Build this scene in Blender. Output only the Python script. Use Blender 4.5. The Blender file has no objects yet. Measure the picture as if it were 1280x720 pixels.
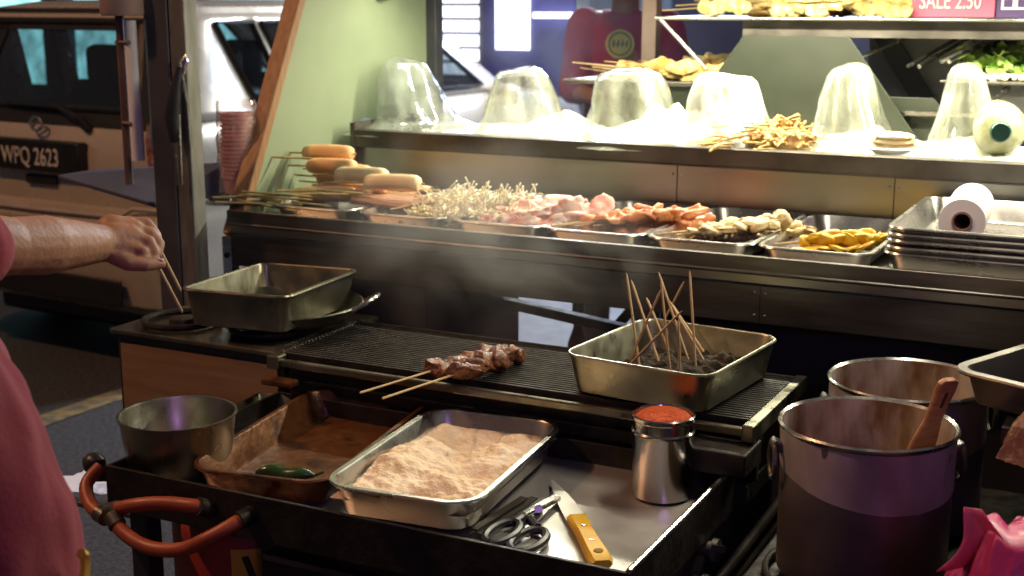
import bpy, bmesh, math, random
from mathutils import Vector, Matrix, Quaternion, noise, Euler
random.seed(7)
C = bpy.context.scene.collection
PI = math.pi
R = math.radians
rnd = random.uniform

# ------------------------------------------------------------------ camera geometry (metres, stall axes = world axes)
FPX, YAW, PIT, CZ = 1650.0, R(27), R(12.3), 1.65
_r = Vector((math.cos(YAW), math.sin(YAW), 0))
_fh = Vector((-math.sin(YAW), math.cos(YAW), 0))
_f = Vector((_fh.x*math.cos(PIT), _fh.y*math.cos(PIT), -math.sin(PIT)))
_u = Vector((_fh.x*math.sin(PIT), _fh.y*math.sin(PIT), math.cos(PIT)))
CAM = Vector((0, 0, CZ))
def ray(u, v): return _f + _r*((u-640)/FPX) + _u*(-(v-360)/FPX)
def gz(u, v, z):                      # the point of the level z seen there
    d = ray(u, v); return CAM + d*((z-CZ)/d.z)
def gy(u, v, y):                      # the point of the upright plane y seen there
    d = ray(u, v); return CAM + d*(y/d.y)
def gd(u, v, s):
    return CAM + ray(u, v).normalized()*s

# ------------------------------------------------------------------ materials
MATS = {}
def nmat(name, c1, c2=None, rough=.5, metal=0., scale=8., r2=None, bump=0., bscale=None, detail=6, stretch=None, spec=.5,
         sss=0., c3=None, ramp=(.35, .65), alpha=None, coat=0.):
    if name in MATS: return MATS[name]
    m = bpy.data.materials.new(name); m.use_nodes = True
    nt = m.node_tree; b = nt.nodes['Principled BSDF']
    c2 = c2 or tuple(x*.75 for x in c1)
    tc = nt.nodes.new('ShaderNodeTexCoord'); mp = nt.nodes.new('ShaderNodeMapping')
    nt.links.new(tc.outputs['Object'], mp.inputs['Vector'])
    if stretch: mp.inputs['Scale'].default_value = stretch
    n = nt.nodes.new('ShaderNodeTexNoise'); n.inputs['Scale'].default_value = scale; n.inputs['Detail'].default_value = detail
    nt.links.new(mp.outputs[0], n.inputs['Vector'])
    rp = nt.nodes.new('ShaderNodeValToRGB'); e = rp.color_ramp.elements
    e[0].position, e[1].position = ramp
    e[0].color = (*c1, 1); e[1].color = (*c2, 1)
    if c3:
        k = e.new((ramp[0]+ramp[1])/2); k.color = (*c3, 1)
    nt.links.new(n.outputs['Fac'], rp.inputs['Fac']); nt.links.new(rp.outputs[0], b.inputs['Base Color'])
    b.inputs['Metallic'].default_value = metal
    b.inputs['Specular IOR Level'].default_value = spec
    b.inputs['Coat Weight'].default_value = coat
    if r2 is None: r2 = min(1, rough+.15)
    n2 = nt.nodes.new('ShaderNodeTexNoise'); n2.inputs['Scale'].default_value = scale*2.3; n2.inputs['Detail'].default_value = 5
    nt.links.new(mp.outputs[0], n2.inputs['Vector'])
    mr = nt.nodes.new('ShaderNodeMapRange'); mr.inputs['From Min'].default_value = .3; mr.inputs['From Max'].default_value = .7
    mr.inputs['To Min'].default_value = rough; mr.inputs['To Max'].default_value = r2
    nt.links.new(n2.outputs['Fac'], mr.inputs['Value']); nt.links.new(mr.outputs[0], b.inputs['Roughness'])
    if bump:
        n3 = nt.nodes.new('ShaderNodeTexNoise'); n3.inputs['Scale'].default_value = bscale or scale*6; n3.inputs['Detail'].default_value = 4
        nt.links.new(mp.outputs[0], n3.inputs['Vector'])
        bp = nt.nodes.new('ShaderNodeBump'); bp.inputs['Strength'].default_value = bump; bp.inputs['Distance'].default_value = .005
        nt.links.new(n3.outputs['Fac'], bp.inputs['Height']); nt.links.new(bp.outputs[0], b.inputs['Normal'])
    if sss:
        b.inputs['Subsurface Weight'].default_value = sss; b.inputs['Subsurface Scale'].default_value = .01
        b.inputs['Subsurface Radius'].default_value = (1, .5, .3)
    MATS[name] = m
    return m

def emat(name, col, strength, vary=0.):
    m = bpy.data.materials.new(name); m.use_nodes = True; nt = m.node_tree
    b = nt.nodes['Principled BSDF']; b.inputs['Base Color'].default_value = (*[c*.5 for c in col], 1)
    b.inputs['Emission Color'].default_value = (*col, 1); b.inputs['Emission Strength'].default_value = strength
    if vary:
        tc = nt.nodes.new('ShaderNodeTexCoord'); n = nt.nodes.new('ShaderNodeTexNoise'); n.inputs['Scale'].default_value = 3
        nt.links.new(tc.outputs['Object'], n.inputs['Vector'])
        mr = nt.nodes.new('ShaderNodeMapRange'); mr.inputs['From Min'].default_value = .35; mr.inputs['From Max'].default_value = .65
        mr.inputs['To Min'].default_value = strength*(1-vary); mr.inputs['To Max'].default_value = strength*(1+vary)
        nt.links.new(n.outputs['Fac'], mr.inputs['Value']); nt.links.new(mr.outputs[0], b.inputs['Emission Strength'])
    MATS[name] = m
    return m

def clear_mat(name, tint=(1, 1, 1), body=(.8, .8, .75), opaque=.12, gloss=.25, rough=.12, scale=14, bump=.6):
    """thin clear plastic or glass: transparent with a milky part and a fresnel gloss"""
    m = bpy.data.materials.new(name); m.use_nodes = True; nt = m.node_tree
    for x in list(nt.nodes):
        if x.type != 'OUTPUT_MATERIAL': nt.nodes.remove(x)
    out = nt.nodes['Material Output']
    tr = nt.nodes.new('ShaderNodeBsdfTransparent'); tr.inputs[0].default_value = (*tint, 1)
    df = nt.nodes.new('ShaderNodeBsdfDiffuse'); df.inputs[0].default_value = (*body, 1)
    gl = nt.nodes.new('ShaderNodeBsdfGlossy'); gl.inputs['Roughness'].default_value = rough; gl.inputs[0].default_value = (1, 1, 1, 1)
    tc = nt.nodes.new('ShaderNodeTexCoord'); n = nt.nodes.new('ShaderNodeTexNoise'); n.inputs['Scale'].default_value = scale; n.inputs['Detail'].default_value = 5
    nt.links.new(tc.outputs['Object'], n.inputs['Vector'])
    mr = nt.nodes.new('ShaderNodeMapRange'); mr.inputs['From Min'].default_value = .35; mr.inputs['From Max'].default_value = .7
    mr.inputs['To Min'].default_value = opaque*.5; mr.inputs['To Max'].default_value = min(1, opaque*1.8)
    nt.links.new(n.outputs['Fac'], mr.inputs['Value'])
    m1 = nt.nodes.new('ShaderNodeMixShader'); nt.links.new(mr.outputs[0], m1.inputs[0]); nt.links.new(tr.outputs[0], m1.inputs[1]); nt.links.new(df.outputs[0], m1.inputs[2])
    lw = nt.nodes.new('ShaderNodeLayerWeight'); lw.inputs['Blend'].default_value = gloss
    m2 = nt.nodes.new('ShaderNodeMixShader'); nt.links.new(lw.outputs['Facing'], m2.inputs[0])
    nt.links.new(m1.outputs[0], m2.inputs[1]); nt.links.new(gl.outputs[0], m2.inputs[2])
    if bump:
        bp = nt.nodes.new('ShaderNodeBump'); bp.inputs['Strength'].default_value = bump; bp.inputs['Distance'].default_value = .01
        nt.links.new(n.outputs['Fac'], bp.inputs['Height']); nt.links.new(bp.outputs[0], gl.inputs['Normal'])
    nt.links.new(m2.outputs[0], out.inputs[0])
    MATS[name] = m
    return m

STEEL = nmat('steel', (.58, .565, .53), (.48, .465, .435), rough=.2, r2=.34, metal=1, scale=5, bump=.02, bscale=30)
STEEL_RIM = nmat('steel_rim', (.75, .73, .68), (.6, .58, .54), rough=.18, r2=.3, metal=1, scale=20)
STEEL_BRUSH = nmat('steel_brushed', (.37, .355, .32), (.31, .295, .265), rough=.30, r2=.42, metal=1, scale=3, stretch=(1, 2, 3), bump=.015, bscale=20)
STEEL_DARK = nmat('steel_dark', (.16, .145, .125), (.085, .075, .065), rough=.32, r2=.55, metal=.85, scale=6, bump=.1, bscale=40)
FASCIA = nmat('fascia_steel', (.17, .16, .145), (.10, .094, .084), rough=.28, r2=.42, metal=.85, scale=4, stretch=(1, 4, 8), bump=.08)
STEEL_TABLE = nmat('steel_table', (.74, .73, .70), (.62, .61, .58), rough=.30, r2=.44, metal=.8, scale=4, bump=.015, bscale=20)
STEEL_GREASY = nmat('steel_greasy', (.27, .255, .19), (.13, .12, .085), rough=.24, r2=.46, metal=.9, scale=8, bump=.15, bscale=35)
STEEL_USED = nmat('steel_used', (.36, .345, .265), (.21, .20, .15), rough=.24, r2=.42, metal=1, scale=10, bump=.12, bscale=40)
IRON = nmat('black_iron', (.018, .016, .014), (.04, .034, .028), rough=.42, r2=.7, metal=.6, scale=18, bump=.4, bscale=60)
BLACK = nmat('black_paint', (.012, .012, .012), (.022, .02, .018), rough=.45, r2=.65, scale=12, bump=.15)
NAVY = nmat('dark_navy', (.012, .014, .022), (.02, .02, .03), rough=.55, scale=6)
RUST = nmat('rusty_pan', (.105, .033, .010), (.038, .013, .005), rough=.25, r2=.5, metal=.45, scale=13, bump=.35, bscale=50, c3=(.16, .062, .020))
GREEN_BOARD = nmat('green_board', (.27, .325, .205), (.235, .285, .18), rough=.5, r2=.62, scale=4, bump=.06, bscale=30)
WOOD_TRIM = nmat('wood_trim', (.36, .20, .10), (.27, .135, .06), rough=.5, scale=6, stretch=(10, 10, 1), bump=.2)
ORANGE_STEEL = nmat('warm_panel', (.50, .30, .15), (.38, .21, .10), rough=.35, r2=.5, metal=.55, scale=5, stretch=(1, 1, 8), bump=.08)
BAMBOO = nmat('bamboo', (.62, .45, .22), (.45, .30, .13), rough=.6, scale=30, stretch=(1, 12, 12), bump=.2)
BAMBOO_DARK = nmat('bamboo_toasted', (.62, .46, .25), (.48, .32, .15), rough=.6, scale=30, stretch=(1, 12, 12), bump=.2)
FLOUR = nmat('peanut_powder', (.86, .74, .57), (.70, .54, .36), rough=.95, r2=1, scale=18, bump=.7, bscale=160, c3=(.80, .66, .48))
CHILI = nmat('chili_powder', (.55, .10, .02), (.38, .05, .012), rough=.85, scale=120, bump=.9, bscale=180)
SAND = nmat('charred_sand', (.010, .007, .004), (.040, .025, .014), spec=.12, rough=.7, scale=70, bump=1, bscale=140)
SKIN = nmat('skin', (.40, .215, .13), (.31, .145, .085), rough=.5, r2=.65, scale=14, bump=.35, bscale=90, sss=.12)
SHIRT = nmat('maroon_shirt', (.29, .045, .06), (.23, .033, .045), rough=.9, scale=6, bump=.2, bscale=140)
SHIRT_B = nmat('maroon_jersey', (.40, .03, .09), (.30, .02, .065), rough=.85, scale=5, bump=.2, bscale=80)
TROUSER = nmat('black_trousers', (.012, .012, .015), (.02, .02, .024), rough=.9, scale=8, bump=.2, bscale=90)
HAIR = nmat('black_hair', (.012, .010, .009), (.03, .026, .022), rough=.45, scale=30, stretch=(1, 1, 6), bump=.5)
ORANGE_HOSE = nmat('orange_hose', (.36, .075, .025), (.27, .05, .018), rough=.42, r2=.55, scale=15, bump=.1)
RED_CYL = nmat('red_enamel', (.32, .03, .015), (.22, .02, .012), rough=.45, scale=9, bump=.15)
YELLOW_LABEL = nmat('yellow_label', (.75, .45, .04), (.62, .36, .03), rough=.55, scale=9)
YELLOW_PLASTIC = nmat('yellow_handle', (.78, .50, .03), (.68, .40, .02), rough=.35, r2=.5, scale=14, bump=.1)
BLACK_PLASTIC = nmat('black_plastic', (.015, .016, .018), (.025, .026, .03), rough=.3, r2=.45, scale=14)
ASPHALT = nmat('asphalt', (.020, .021, .024), (.062, .063, .068), rough=.75, r2=.95, scale=55, bump=1, bscale=110, detail=8)
PAVE = nmat('paving', (.15, .15, .16), (.22, .22, .23), rough=.5, r2=.75, scale=8, bump=.3)
ROAD_YELLOW = nmat('yellow_road_paint', (.26, .20, .07), (.09, .08, .06), rough=.8, scale=16, bump=.4)
CAR_PAINT = nmat('silver_paint', (.56, .49, .40), (.52, .45, .365), rough=.22, r2=.32, metal=.35, scale=3, coat=.6)
CAR_TRIM = nmat('dark_trim', (.012, .012, .014), rough=.4, scale=10)
RUBBER = nmat('tyre_rubber', (.012, .012, .012), rough=.85, scale=20)
SAUSAGE = nmat('tan_sausage', (.80, .53, .25), (.70, .42, .18), rough=.4, r2=.55, scale=16, bump=.2, sss=.1)
SAUSAGE_PALE = nmat('pale_sausage', (.86, .72, .42), (.78, .60, .30), rough=.4, r2=.55, scale=16, bump=.2, sss=.1)
ENOKI = nmat('enoki', (.88, .84, .66), (.80, .72, .48), rough=.5, scale=30, sss=.1)
PINK_MEAT = nmat('pink_meat', (.72, .30, .24), (.82, .68, .58), rough=.35, r2=.5, scale=26, bump=.3, ramp=(.42, .58), sss=.1)
RED_MEAT = nmat('red_meat', (.60, .15, .04), (.40, .07, .02), rough=.3, r2=.45, scale=24, bump=.4, c3=(.70, .30, .12))
MUSHROOM = nmat('mushroom_chunks', (.70, .56, .28), (.30, .20, .08), rough=.45, scale=32, bump=.4, c3=(.60, .48, .22))
YELLOW_FOOD = nmat('turmeric_food', (.78, .52, .03), (.66, .38, .02), rough=.4, scale=24, bump=.3)
FRIED = nmat('fried_batter', (.80, .56, .16), (.66, .36, .08), rough=.6, scale=30, bump=.7, c3=(.86, .68, .28))
GRILLED = nmat('grilled_meat', (.17, .05, .018), (.33, .125, .045), rough=.22, r2=.4, scale=40, bump=.5, c3=(.10, .03, .015))
NOODLE = nmat('fried_noodle', (.62, .40, .13), (.32, .17, .05), rough=.5, scale=30)
LETTUCE = nmat('lettuce', (.20, .38, .05), (.42, .55, .16), rough=.5, scale=18, bump=.4)
CHILI_GREEN = nmat('green_chilli', (.015, .045, .012), (.03, .08, .02), rough=.18, r2=.3, scale=20)
ICE = nmat('crushed_ice', (.93, .94, .86), (.86, .87, .79), rough=.35, r2=.6, scale=30, bump=.8, bscale=50)
WHITE_PLASTIC = nmat('white_plastic', (.82, .82, .78), (.75, .75, .70), rough=.35, scale=9)
PAPER = nmat('white_paper', (.82, .80, .78), (.76, .74, .72), rough=.8, scale=9)
BAG_PINK = nmat('pink_bag', (.58, .045, .20), (.48, .03, .16), rough=.32, r2=.5, scale=9, bump=.3, sss=.1)
BAG_BROWN = nmat('brown_bag', (.30, .18, .115), (.22, .125, .08), rough=.5, scale=12, bump=.4)
CUP_PINK = nmat('pink_cups', (.62, .27, .24), (.50, .18, .17), rough=.3, scale=14)
SPOON_WOOD = nmat('spoon_wood', (.52, .27, .13), (.36, .17, .07), rough=.5, scale=10, stretch=(2, 2, 14), bump=.3)
SAUCE = nmat('brown_sauce', (.10, .04, .015), (.17, .075, .03), rough=.2, r2=.4, scale=14, bump=.4)
POT_SIDE = nmat('pot_steel', (.25, .215, .21), (.15, .13, .125), rough=.38, r2=.52, metal=.7, scale=7, bump=.1)
POT_IN = nmat('pot_stained', (.66, .62, .56), (.20, .11, .05), rough=.35, r2=.6, metal=.45, scale=17, bump=.3, stretch=(1, 1, .4))
POT_BAND = nmat('pot_hazy_band', (.42, .385, .39), (.22, .19, .19), rough=.4, r2=.6, metal=.15, scale=9, stretch=(1,1,.5))
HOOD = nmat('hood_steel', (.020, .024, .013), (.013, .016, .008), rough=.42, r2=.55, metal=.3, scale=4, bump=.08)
BACK_STEEL = nmat('back_steel', (.22, .215, .19), (.15, .145, .13), rough=.42, r2=.55, metal=.7, scale=4)
POST_GREY = nmat('post_grey', (.24, .235, .215), (.14, .135, .12), rough=.4, r2=.55, metal=.5, scale=8, stretch=(4, 4, 1))
POST_DARK = nmat('post_dark', (.06, .06, .075), (.09, .09, .10), rough=.4, r2=.55, metal=.4, scale=8)
PINK_METAL = nmat('pinkish_metal', (.55, .42, .36), (.45, .32, .27), rough=.4, metal=.4, scale=10)
BLUE_FLAP = nmat('blue_grey_board', (.07, .08, .13), (.055, .062, .10), rough=.5, scale=9)
BADGE = nmat('badge_cloth', (.72, .70, .25), (.56, .56, .18), rough=.7, scale=20)
BADGE_INK = nmat('badge_ink', (.12, .16, .05), rough=.7)
SIGN_PINK = nmat('sign_pink', (.62, .14, .22), (.56, .11, .19), rough=.4, scale=3)
SIGN_PURPLE = nmat('sign_purple', (.09, .045, .16), (.07, .035, .13), rough=.4, scale=3)
SIGN_WHITE = nmat('sign_white', (.85, .82, .80), rough=.5)
TROLLEY_BLUE = nmat('blue_cloth', (.30, .44, .60), (.22, .34, .50), rough=.5, scale=12, bump=.4)
SCOOT = nmat('scooter_blue', (.05, .07, .14), (.035, .05, .10), rough=.3, scale=5)
WALL_GREY = nmat('shop_plaster', (.20, .22, .26), (.15, .16, .20), rough=.8, scale=2, bump=.2)
WALL_DARK = nmat('far_facade', (.07, .065, .08), (.045, .042, .055), rough=.8, scale=1.5, bump=.2)
COL_BLUE = nmat('blue_column', (.10, .10, .34), (.08, .08, .28), rough=.5, scale=4)
DOOR_TEAL = nmat('teal_shutter', (.24, .30, .32), (.18, .23, .25), rough=.5, scale=3)
FOIL = nmat('kitchen_foil', (.75, .74, .70), (.5, .49, .45), rough=.15, r2=.35, metal=1, scale=18, bump=1, bscale=30)
EMBER = nmat('tail_lamp_red', (.30, .05, .04), (.42, .36, .34), rough=.12, scale=26, bump=.9, bscale=50, metal=.3)
PLATE_BLACK = nmat('plate_black', (.01, .01, .012), rough=.35)
PLATE_WHITE = nmat('plate_white', (.62, .60, .56), rough=.5)
CHROME = nmat('chrome', (.7, .7, .7), (.6, .6, .6), rough=.1, metal=1)
BANKNOTE = nmat('paper_scraps', (.55, .50, .32), (.40, .40, .30), rough=.8, scale=30)
DOME_CLEAR = clear_mat('clear_plastic', (1, 1, .96), (.85, .88, .72), opaque=.22, gloss=.32)
DOME_MILKY = clear_mat('milky_plastic', (1, 1, .95), (.88, .90, .80), opaque=.85, gloss=.2, rough=.3)
DOME_GREY = clear_mat('grey_plastic', (.9, .92, .92), (.55, .58, .55), opaque=.22, gloss=.2)
BAG_CLEAR = clear_mat('clear_bag', (1, .97, .95), (.75, .62, .58), opaque=.16, gloss=.25, bump=1)
BOTTLE_PL = clear_mat('bottle_plastic', (.98, .97, .75), (.80, .80, .50), opaque=.55, gloss=.25)
GLASS = clear_mat('car_glass', (.55, .62, .64), (.01, .012, .015), opaque=.22, gloss=.12, rough=.03, bump=0)
GLASS_DARK = clear_mat('dark_lid_glass', (.55, .52, .45), (.06, .05, .04), opaque=.4, gloss=.3, rough=.08, bump=0)
SHELF_GLASS = clear_mat('shelf_acrylic', (.80, .82, .78), (.30, .32, .28), opaque=.35, gloss=.35, rough=.08, bump=0)
GREEN_CAP = nmat('green_cap', (.01, .10, .055), (.008, .08, .045), rough=.3, scale=9)
RED_STOOL = nmat('red_stool', (.45, .03, .06), (.36, .02, .05), rough=.4, scale=8)
GLOW_WHITE = emat('lit_louvre', (.86, .88, 1.0), 2.6)
GLOW_TUBE = emat('lit_window_glow', (.88, .90, 1.0), 4.0)
GLOW_CYAN = emat('shop_light_cyan', (.38, .85, .88), 1.9, .4)
GLOW_VIOLET = emat('shop_light_violet', (.22, .16, .50), .5, .6)
GLOW_WARM = emat('street_bulb', (1.0, .55, .22), 14)
GLOW_LAMP = emat('tube_glow', (1.0, .97, .80), 6)

# ------------------------------------------------------------------ mesh builder
class MB:
    def __init__(s): s.v = []; s.f = []; s.m = []; s.k = 0
    def _add(s, vs, fs):
        o = len(s.v); s.v += [Vector(x) for x in vs]; s.f += [[i+o for i in f] for f in fs]; s.m += [s.k]*len(fs); return s
    def box(s, a, b, M=None):
        (x0, y0, z0), (x1, y1, z1) = a, b
        vs = [Vector(p) for p in ((x0,y0,z0),(x1,y0,z0),(x1,y1,z0),(x0,y1,z0),(x0,y0,z1),(x1,y0,z1),(x1,y1,z1),(x0,y1,z1))]
        if M: vs = [M @ p for p in vs]
        return s._add(vs, [(0,3,2,1),(4,5,6,7),(0,1,5,4),(1,2,6,5),(2,3,7,6),(3,0,4,7)])
    def hexa(s, vs): return s._add(vs, [(0,3,2,1),(4,5,6,7),(0,1,5,4),(1,2,6,5),(2,3,7,6),(3,0,4,7)])
    def bar(s, p, q, w, h=None):              # square bar between two points
        p, q = Vector(p), Vector(q); h = h or w
        d = (q-p).normalized(); up = Vector((0,0,1)) if abs(d.z) < .95 else Vector((0,1,0))
        a = d.cross(up).normalized()*w/2; b = a.cross(d).normalized()*h/2
        vs = [p-a-b, p+a-b, p+a+b, p-a+b, q-a-b, q+a-b, q+a+b, q-a+b]
        return s._add(vs, [(0,3,2,1),(4,5,6,7),(0,1,5,4),(1,2,6,5),(2,3,7,6),(3,0,4,7)])
    def tube(s, pts, r, n=10, caps=True):
        pts = [Vector(p) for p in pts]; rs = r if isinstance(r, (list, tuple)) else [r]*len(pts)
        rings = []; prev = None
        for i, p in enumerate(pts):
            d = (pts[min(i+1, len(pts)-1)]-pts[max(i-1, 0)]).normalized()
            if prev is None:
                up = Vector((0,0,1)) if abs(d.z) < .9 else Vector((1,0,0)); a = d.cross(up).normalized()
            else:
                a = (prev - d*prev.dot(d)).normalized()
            prev = a; b = d.cross(a)
            rings.append([p+(a*math.cos(t)+b*math.sin(t))*rs[i] for t in [2*PI*k/n for k in range(n)]])
        vs = [x for q in rings for x in q]; fs = []
        for i in range(len(rings)-1):
            for k in range(n): fs.append((i*n+k, i*n+(k+1)%n, (i+1)*n+(k+1)%n, (i+1)*n+k))
        if caps: fs += [tuple(range(n-1, -1, -1)), tuple(range((len(rings)-1)*n, len(rings)*n))]
        return s._add(vs, fs)
    def lathe(s, prof, n=40, c=(0,0,0), fn=None, cap0=False, cap1=False):   # prof: (radius, z)
        c = Vector(c); vs = []; fs = []
        for (r, z) in prof:
            for k in range(n):
                t = 2*PI*k/n; rr = r*(fn(t, z) if fn else 1)
                vs.append(c+Vector((rr*math.cos(t), rr*math.sin(t), z)))
        for i in range(len(prof)-1):
            for k in range(n): fs.append((i*n+k, i*n+(k+1)%n, (i+1)*n+(k+1)%n, (i+1)*n+k))
        if cap0: fs.append(tuple(range(n-1, -1, -1)))
        if cap1: fs.append(tuple(range((len(prof)-1)*n, len(prof)*n)))
        return s._add(vs, fs)
    def loft(s, rings, cap0=True, cap1=True):
        n = len(rings[0]); vs = [x for q in rings for x in q]; fs = []
        for i in range(len(rings)-1):
            for k in range(n): fs.append((i*n+k, i*n+(k+1)%n, (i+1)*n+(k+1)%n, (i+1)*n+k))
        if cap0: fs.append(tuple(range(n-1, -1, -1)))
        if cap1: fs.append(tuple(range((len(rings)-1)*n, len(rings)*n)))
        return s._add(vs, fs)
    def ball(s, c, r, sub=2, amp=0., freq=3., sq=(1,1,1), seed=0):
        bm = bmesh.new(); bmesh.ops.create_icosphere(bm, subdivisions=sub, radius=1)
        vs = []
        for v in bm.verts:
            k = 1+amp*noise.noise(v.co*freq+Vector((seed*7.3, seed*1.7, seed*3.1)))
            vs.append(Vector(c)+Vector((v.co.x*sq[0], v.co.y*sq[1], v.co.z*sq[2]))*r*k)
        fs = [[v.index for v in f.verts] for f in bm.faces]; bm.free()
        return s._add(vs, fs)
    def grid(s, x0, x1, y0, y1, nx, ny, fn):
        vs = []; fs = []
        for j in range(ny+1):
            for i in range(nx+1):
                x = x0+(x1-x0)*i/nx; y = y0+(y1-y0)*j/ny; vs.append(Vector(fn(x, y)))
        for j in range(ny):
            for i in range(nx):
                a = j*(nx+1)+i; fs.append((a, a+1, a+nx+2, a+nx+1))
        return s._add(vs, fs)
    def build(s, name, mat, parent=None, smooth=True, bevel=0., off=True, angle=40, solid=0.):
        me = bpy.data.meshes.new(name); o0 = Vector((0,0,0))
        if parent is not None and off: o0 = world_of(parent)
        me.from_pydata([tuple(x-o0) for x in s.v], [], s.f); me.update()
        bm = bmesh.new(); bm.from_mesh(me); bmesh.ops.recalc_face_normals(bm, faces=bm.faces)
        bm.to_mesh(me); bm.free()
        for mm in (mat if isinstance(mat, (list, tuple)) else [mat]): me.materials.append(mm)
        if isinstance(mat, (list, tuple)):
            for p, k in zip(me.polygons, s.m): p.material_index = k
        o = bpy.data.objects.new(name, me); C.objects.link(o)
        if parent is not None: o.parent = parent
        if solid:
            md = o.modifiers.new('Solidify', 'SOLIDIFY'); md.thickness = solid; md.offset = 0
        if bevel:
            md = o.modifiers.new('Bevel', 'BEVEL'); md.width = bevel; md.segments = 2; md.limit_method = 'ANGLE'; md.angle_limit = R(40)
        if smooth:
            for p in me.polygons: p.use_smooth = True
            me.set_sharp_from_angle(angle=R(angle))
        return o

def world_of(o):
    v = Vector((0,0,0))
    while o is not None: v += o.location; o = o.parent
    return v
def tag(o, label, cat, group=None, kind=None):
    if label: o['label'] = label
    if cat: o['category'] = cat
    if group: o['group'] = group
    if kind: o['kind'] = kind
    return o
def thing(name, label, cat, loc=(0,0,0), rz=0, group=None):
    o = bpy.data.objects.new(name, None); C.objects.link(o); o.location = loc; o.rotation_euler = (0,0,rz)
    o.empty_display_size = .1
    return tag(o, label, cat, group)
def copy_tree(o, parent=None):
    c = o.copy(); C.objects.link(c)
    if parent is not None: c.parent = parent
    for ch in list(o.children): copy_tree(ch, c)
    return c
class Kind:
    def __init__(s, make): s.make = make; s.p = None
    def put(s, label, loc, d=None, roll=0., rz=None, group=None, sc=None):
        if s.p is None: s.p = s.make(); o = s.p
        else: o = copy_tree(s.p)
        o.location = loc
        if d is not None:
            q = Vector(d).to_track_quat('X', 'Z') @ Quaternion((1,0,0), roll); o.rotation_euler = q.to_euler()
        elif rz is not None: o.rotation_euler = (0,0,rz)
        if sc: o.scale = (sc, sc, sc)
        o['label'] = label
        if group: o['group'] = group
        return o
ORD = ['first','second','third','fourth','fifth','sixth','seventh','eighth','ninth','tenth','eleventh','twelfth','thirteenth','fourteenth','fifteenth','sixteenth','seventeenth','eighteenth','nineteenth','twentieth','twenty-first','twenty-second']

def rrect(w, d, r, z, n=6, cx=0, cy=0):
    out = []; r = max(r, .0005)
    for (sx, sy, a0) in ((1,1,0),(-1,1,PI/2),(-1,-1,PI),(1,-1,1.5*PI)):
        for k in range(n+1):
            t = a0+PI/2*k/n
            out.append(Vector((cx+sx*(w/2-r)+r*math.cos(t), cy+sy*(d/2-r)+r*math.sin(t), z)))
    return out
def tray_mb(w, d, h, rim=.012, rc=.035, taper=.012):
    """open tray standing on z=0: rolled rim, sloping walls, rounded inside"""
    m = MB(); wi, di = w-2*rim, d-2*rim
    g = [rrect(wi-2*taper-.03, di-2*taper-.03, rc*.6, 0),
         rrect(wi-2*taper, di-2*taper, rc*.8, .006), rrect(wi+.002, di+.002, rc, h-.005),
         rrect(w-.002, d-.002, rc+rim, h-.006), rrect(w, d, rc+rim, h-.003), rrect(w-.003, d-.003, rc+rim, h),
         rrect(wi+.002, di+.002, rc, h), rrect(wi-.002, di-.002, rc, h-.003),
         rrect(wi-2*taper-.003, di-2*taper-.003, rc*.8, .012), rrect(wi-2*taper-.012, di-2*taper-.012, rc*.6, .004),
         rrect(wi-2*taper-.035, di-2*taper-.035, rc*.6, .0025)]
    return m.loft(g)

# ================================================================== SETTING
m = MB(); m.box((-60,-40,-.2), (60,80,0)); road = m.build('road', ASPHALT, smooth=False); road['kind'] = 'structure'
m = MB(); m.box((-3.05,4.6,.002), (7,9.2,.13)); pv = m.build('pavement', PAVE, smooth=False, bevel=.015); pv['kind'] = 'structure'
m = MB(); m.grid(-.06, .06, -3, 4, 2, 60, lambda x, y: (-3.93+x*(1+.25*noise.noise(Vector((x*30, y*6, 0))))+.06*(y-3.7)*0+.0*y+ (y-0)*.0 + .35*(y-3.7)/10, y+1.2, .004))
ln = m.build('road_marking', ROAD_YELLOW, smooth=False); ln['kind'] = 'structure'

# ---- shop front across the pavement
sf = thing('shop_building', 'shop front behind the stall with bright louvres, lit window and violet columns', 'building', (-2.5,9.2,0))
m = MB(); m.box((-7.5,9.2,0), (7,9.5,.95)); m.box((-7.5,9.2,2.6), (7,9.5,4.2)); m.build('wall', WALL_GREY, sf, smooth=False)
m = MB()
for i in range(15):
    z = .97+i*.11; m.box((-5.30,9.16,z), (-4.97,9.19,z+.085))
m.build('louvre_window', GLOW_WHITE, sf, smooth=False)
m = MB(); m.box((-5.33,9.20,.95), (-4.92,9.25,2.6)); m.build('louvre_backing', WALL_DARK, sf, smooth=False)
m = MB(); m.box((-4.80,9.14,1.28), (-4.52,9.17,2.5)); m.build('lit_window', GLOW_TUBE, sf, smooth=False)
m = MB(); m.box((-4.92,9.17,.95), (-4.15,9.3,2.6)); m.build('violet_column', COL_BLUE, sf, smooth=False)
m = MB()
for i in range(12): m.box((-4.14+i*.062,9.18-(i%2)*.012,.95), (-4.14+(i+1)*.062-.002,9.25,2.6))
m.build('ribbed_shutter', DOOR_TEAL, sf, smooth=False)
m = MB(); m.box((-3.40,9.22,.95), (-2.1,9.3,2.6)); m.build('dark_door', WALL_DARK, sf, smooth=False)
m = MB(); m.box((-2.1,9.18,.95), (7,9.3,2.6)); m.build('plain_shutter', WALL_GREY, sf, smooth=False)
m = MB(); m.box((-4.45,9.08,1.52), (-4.05,9.13,1.56)); m.build('light_strip', GLOW_TUBE, sf, smooth=False)

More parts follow.
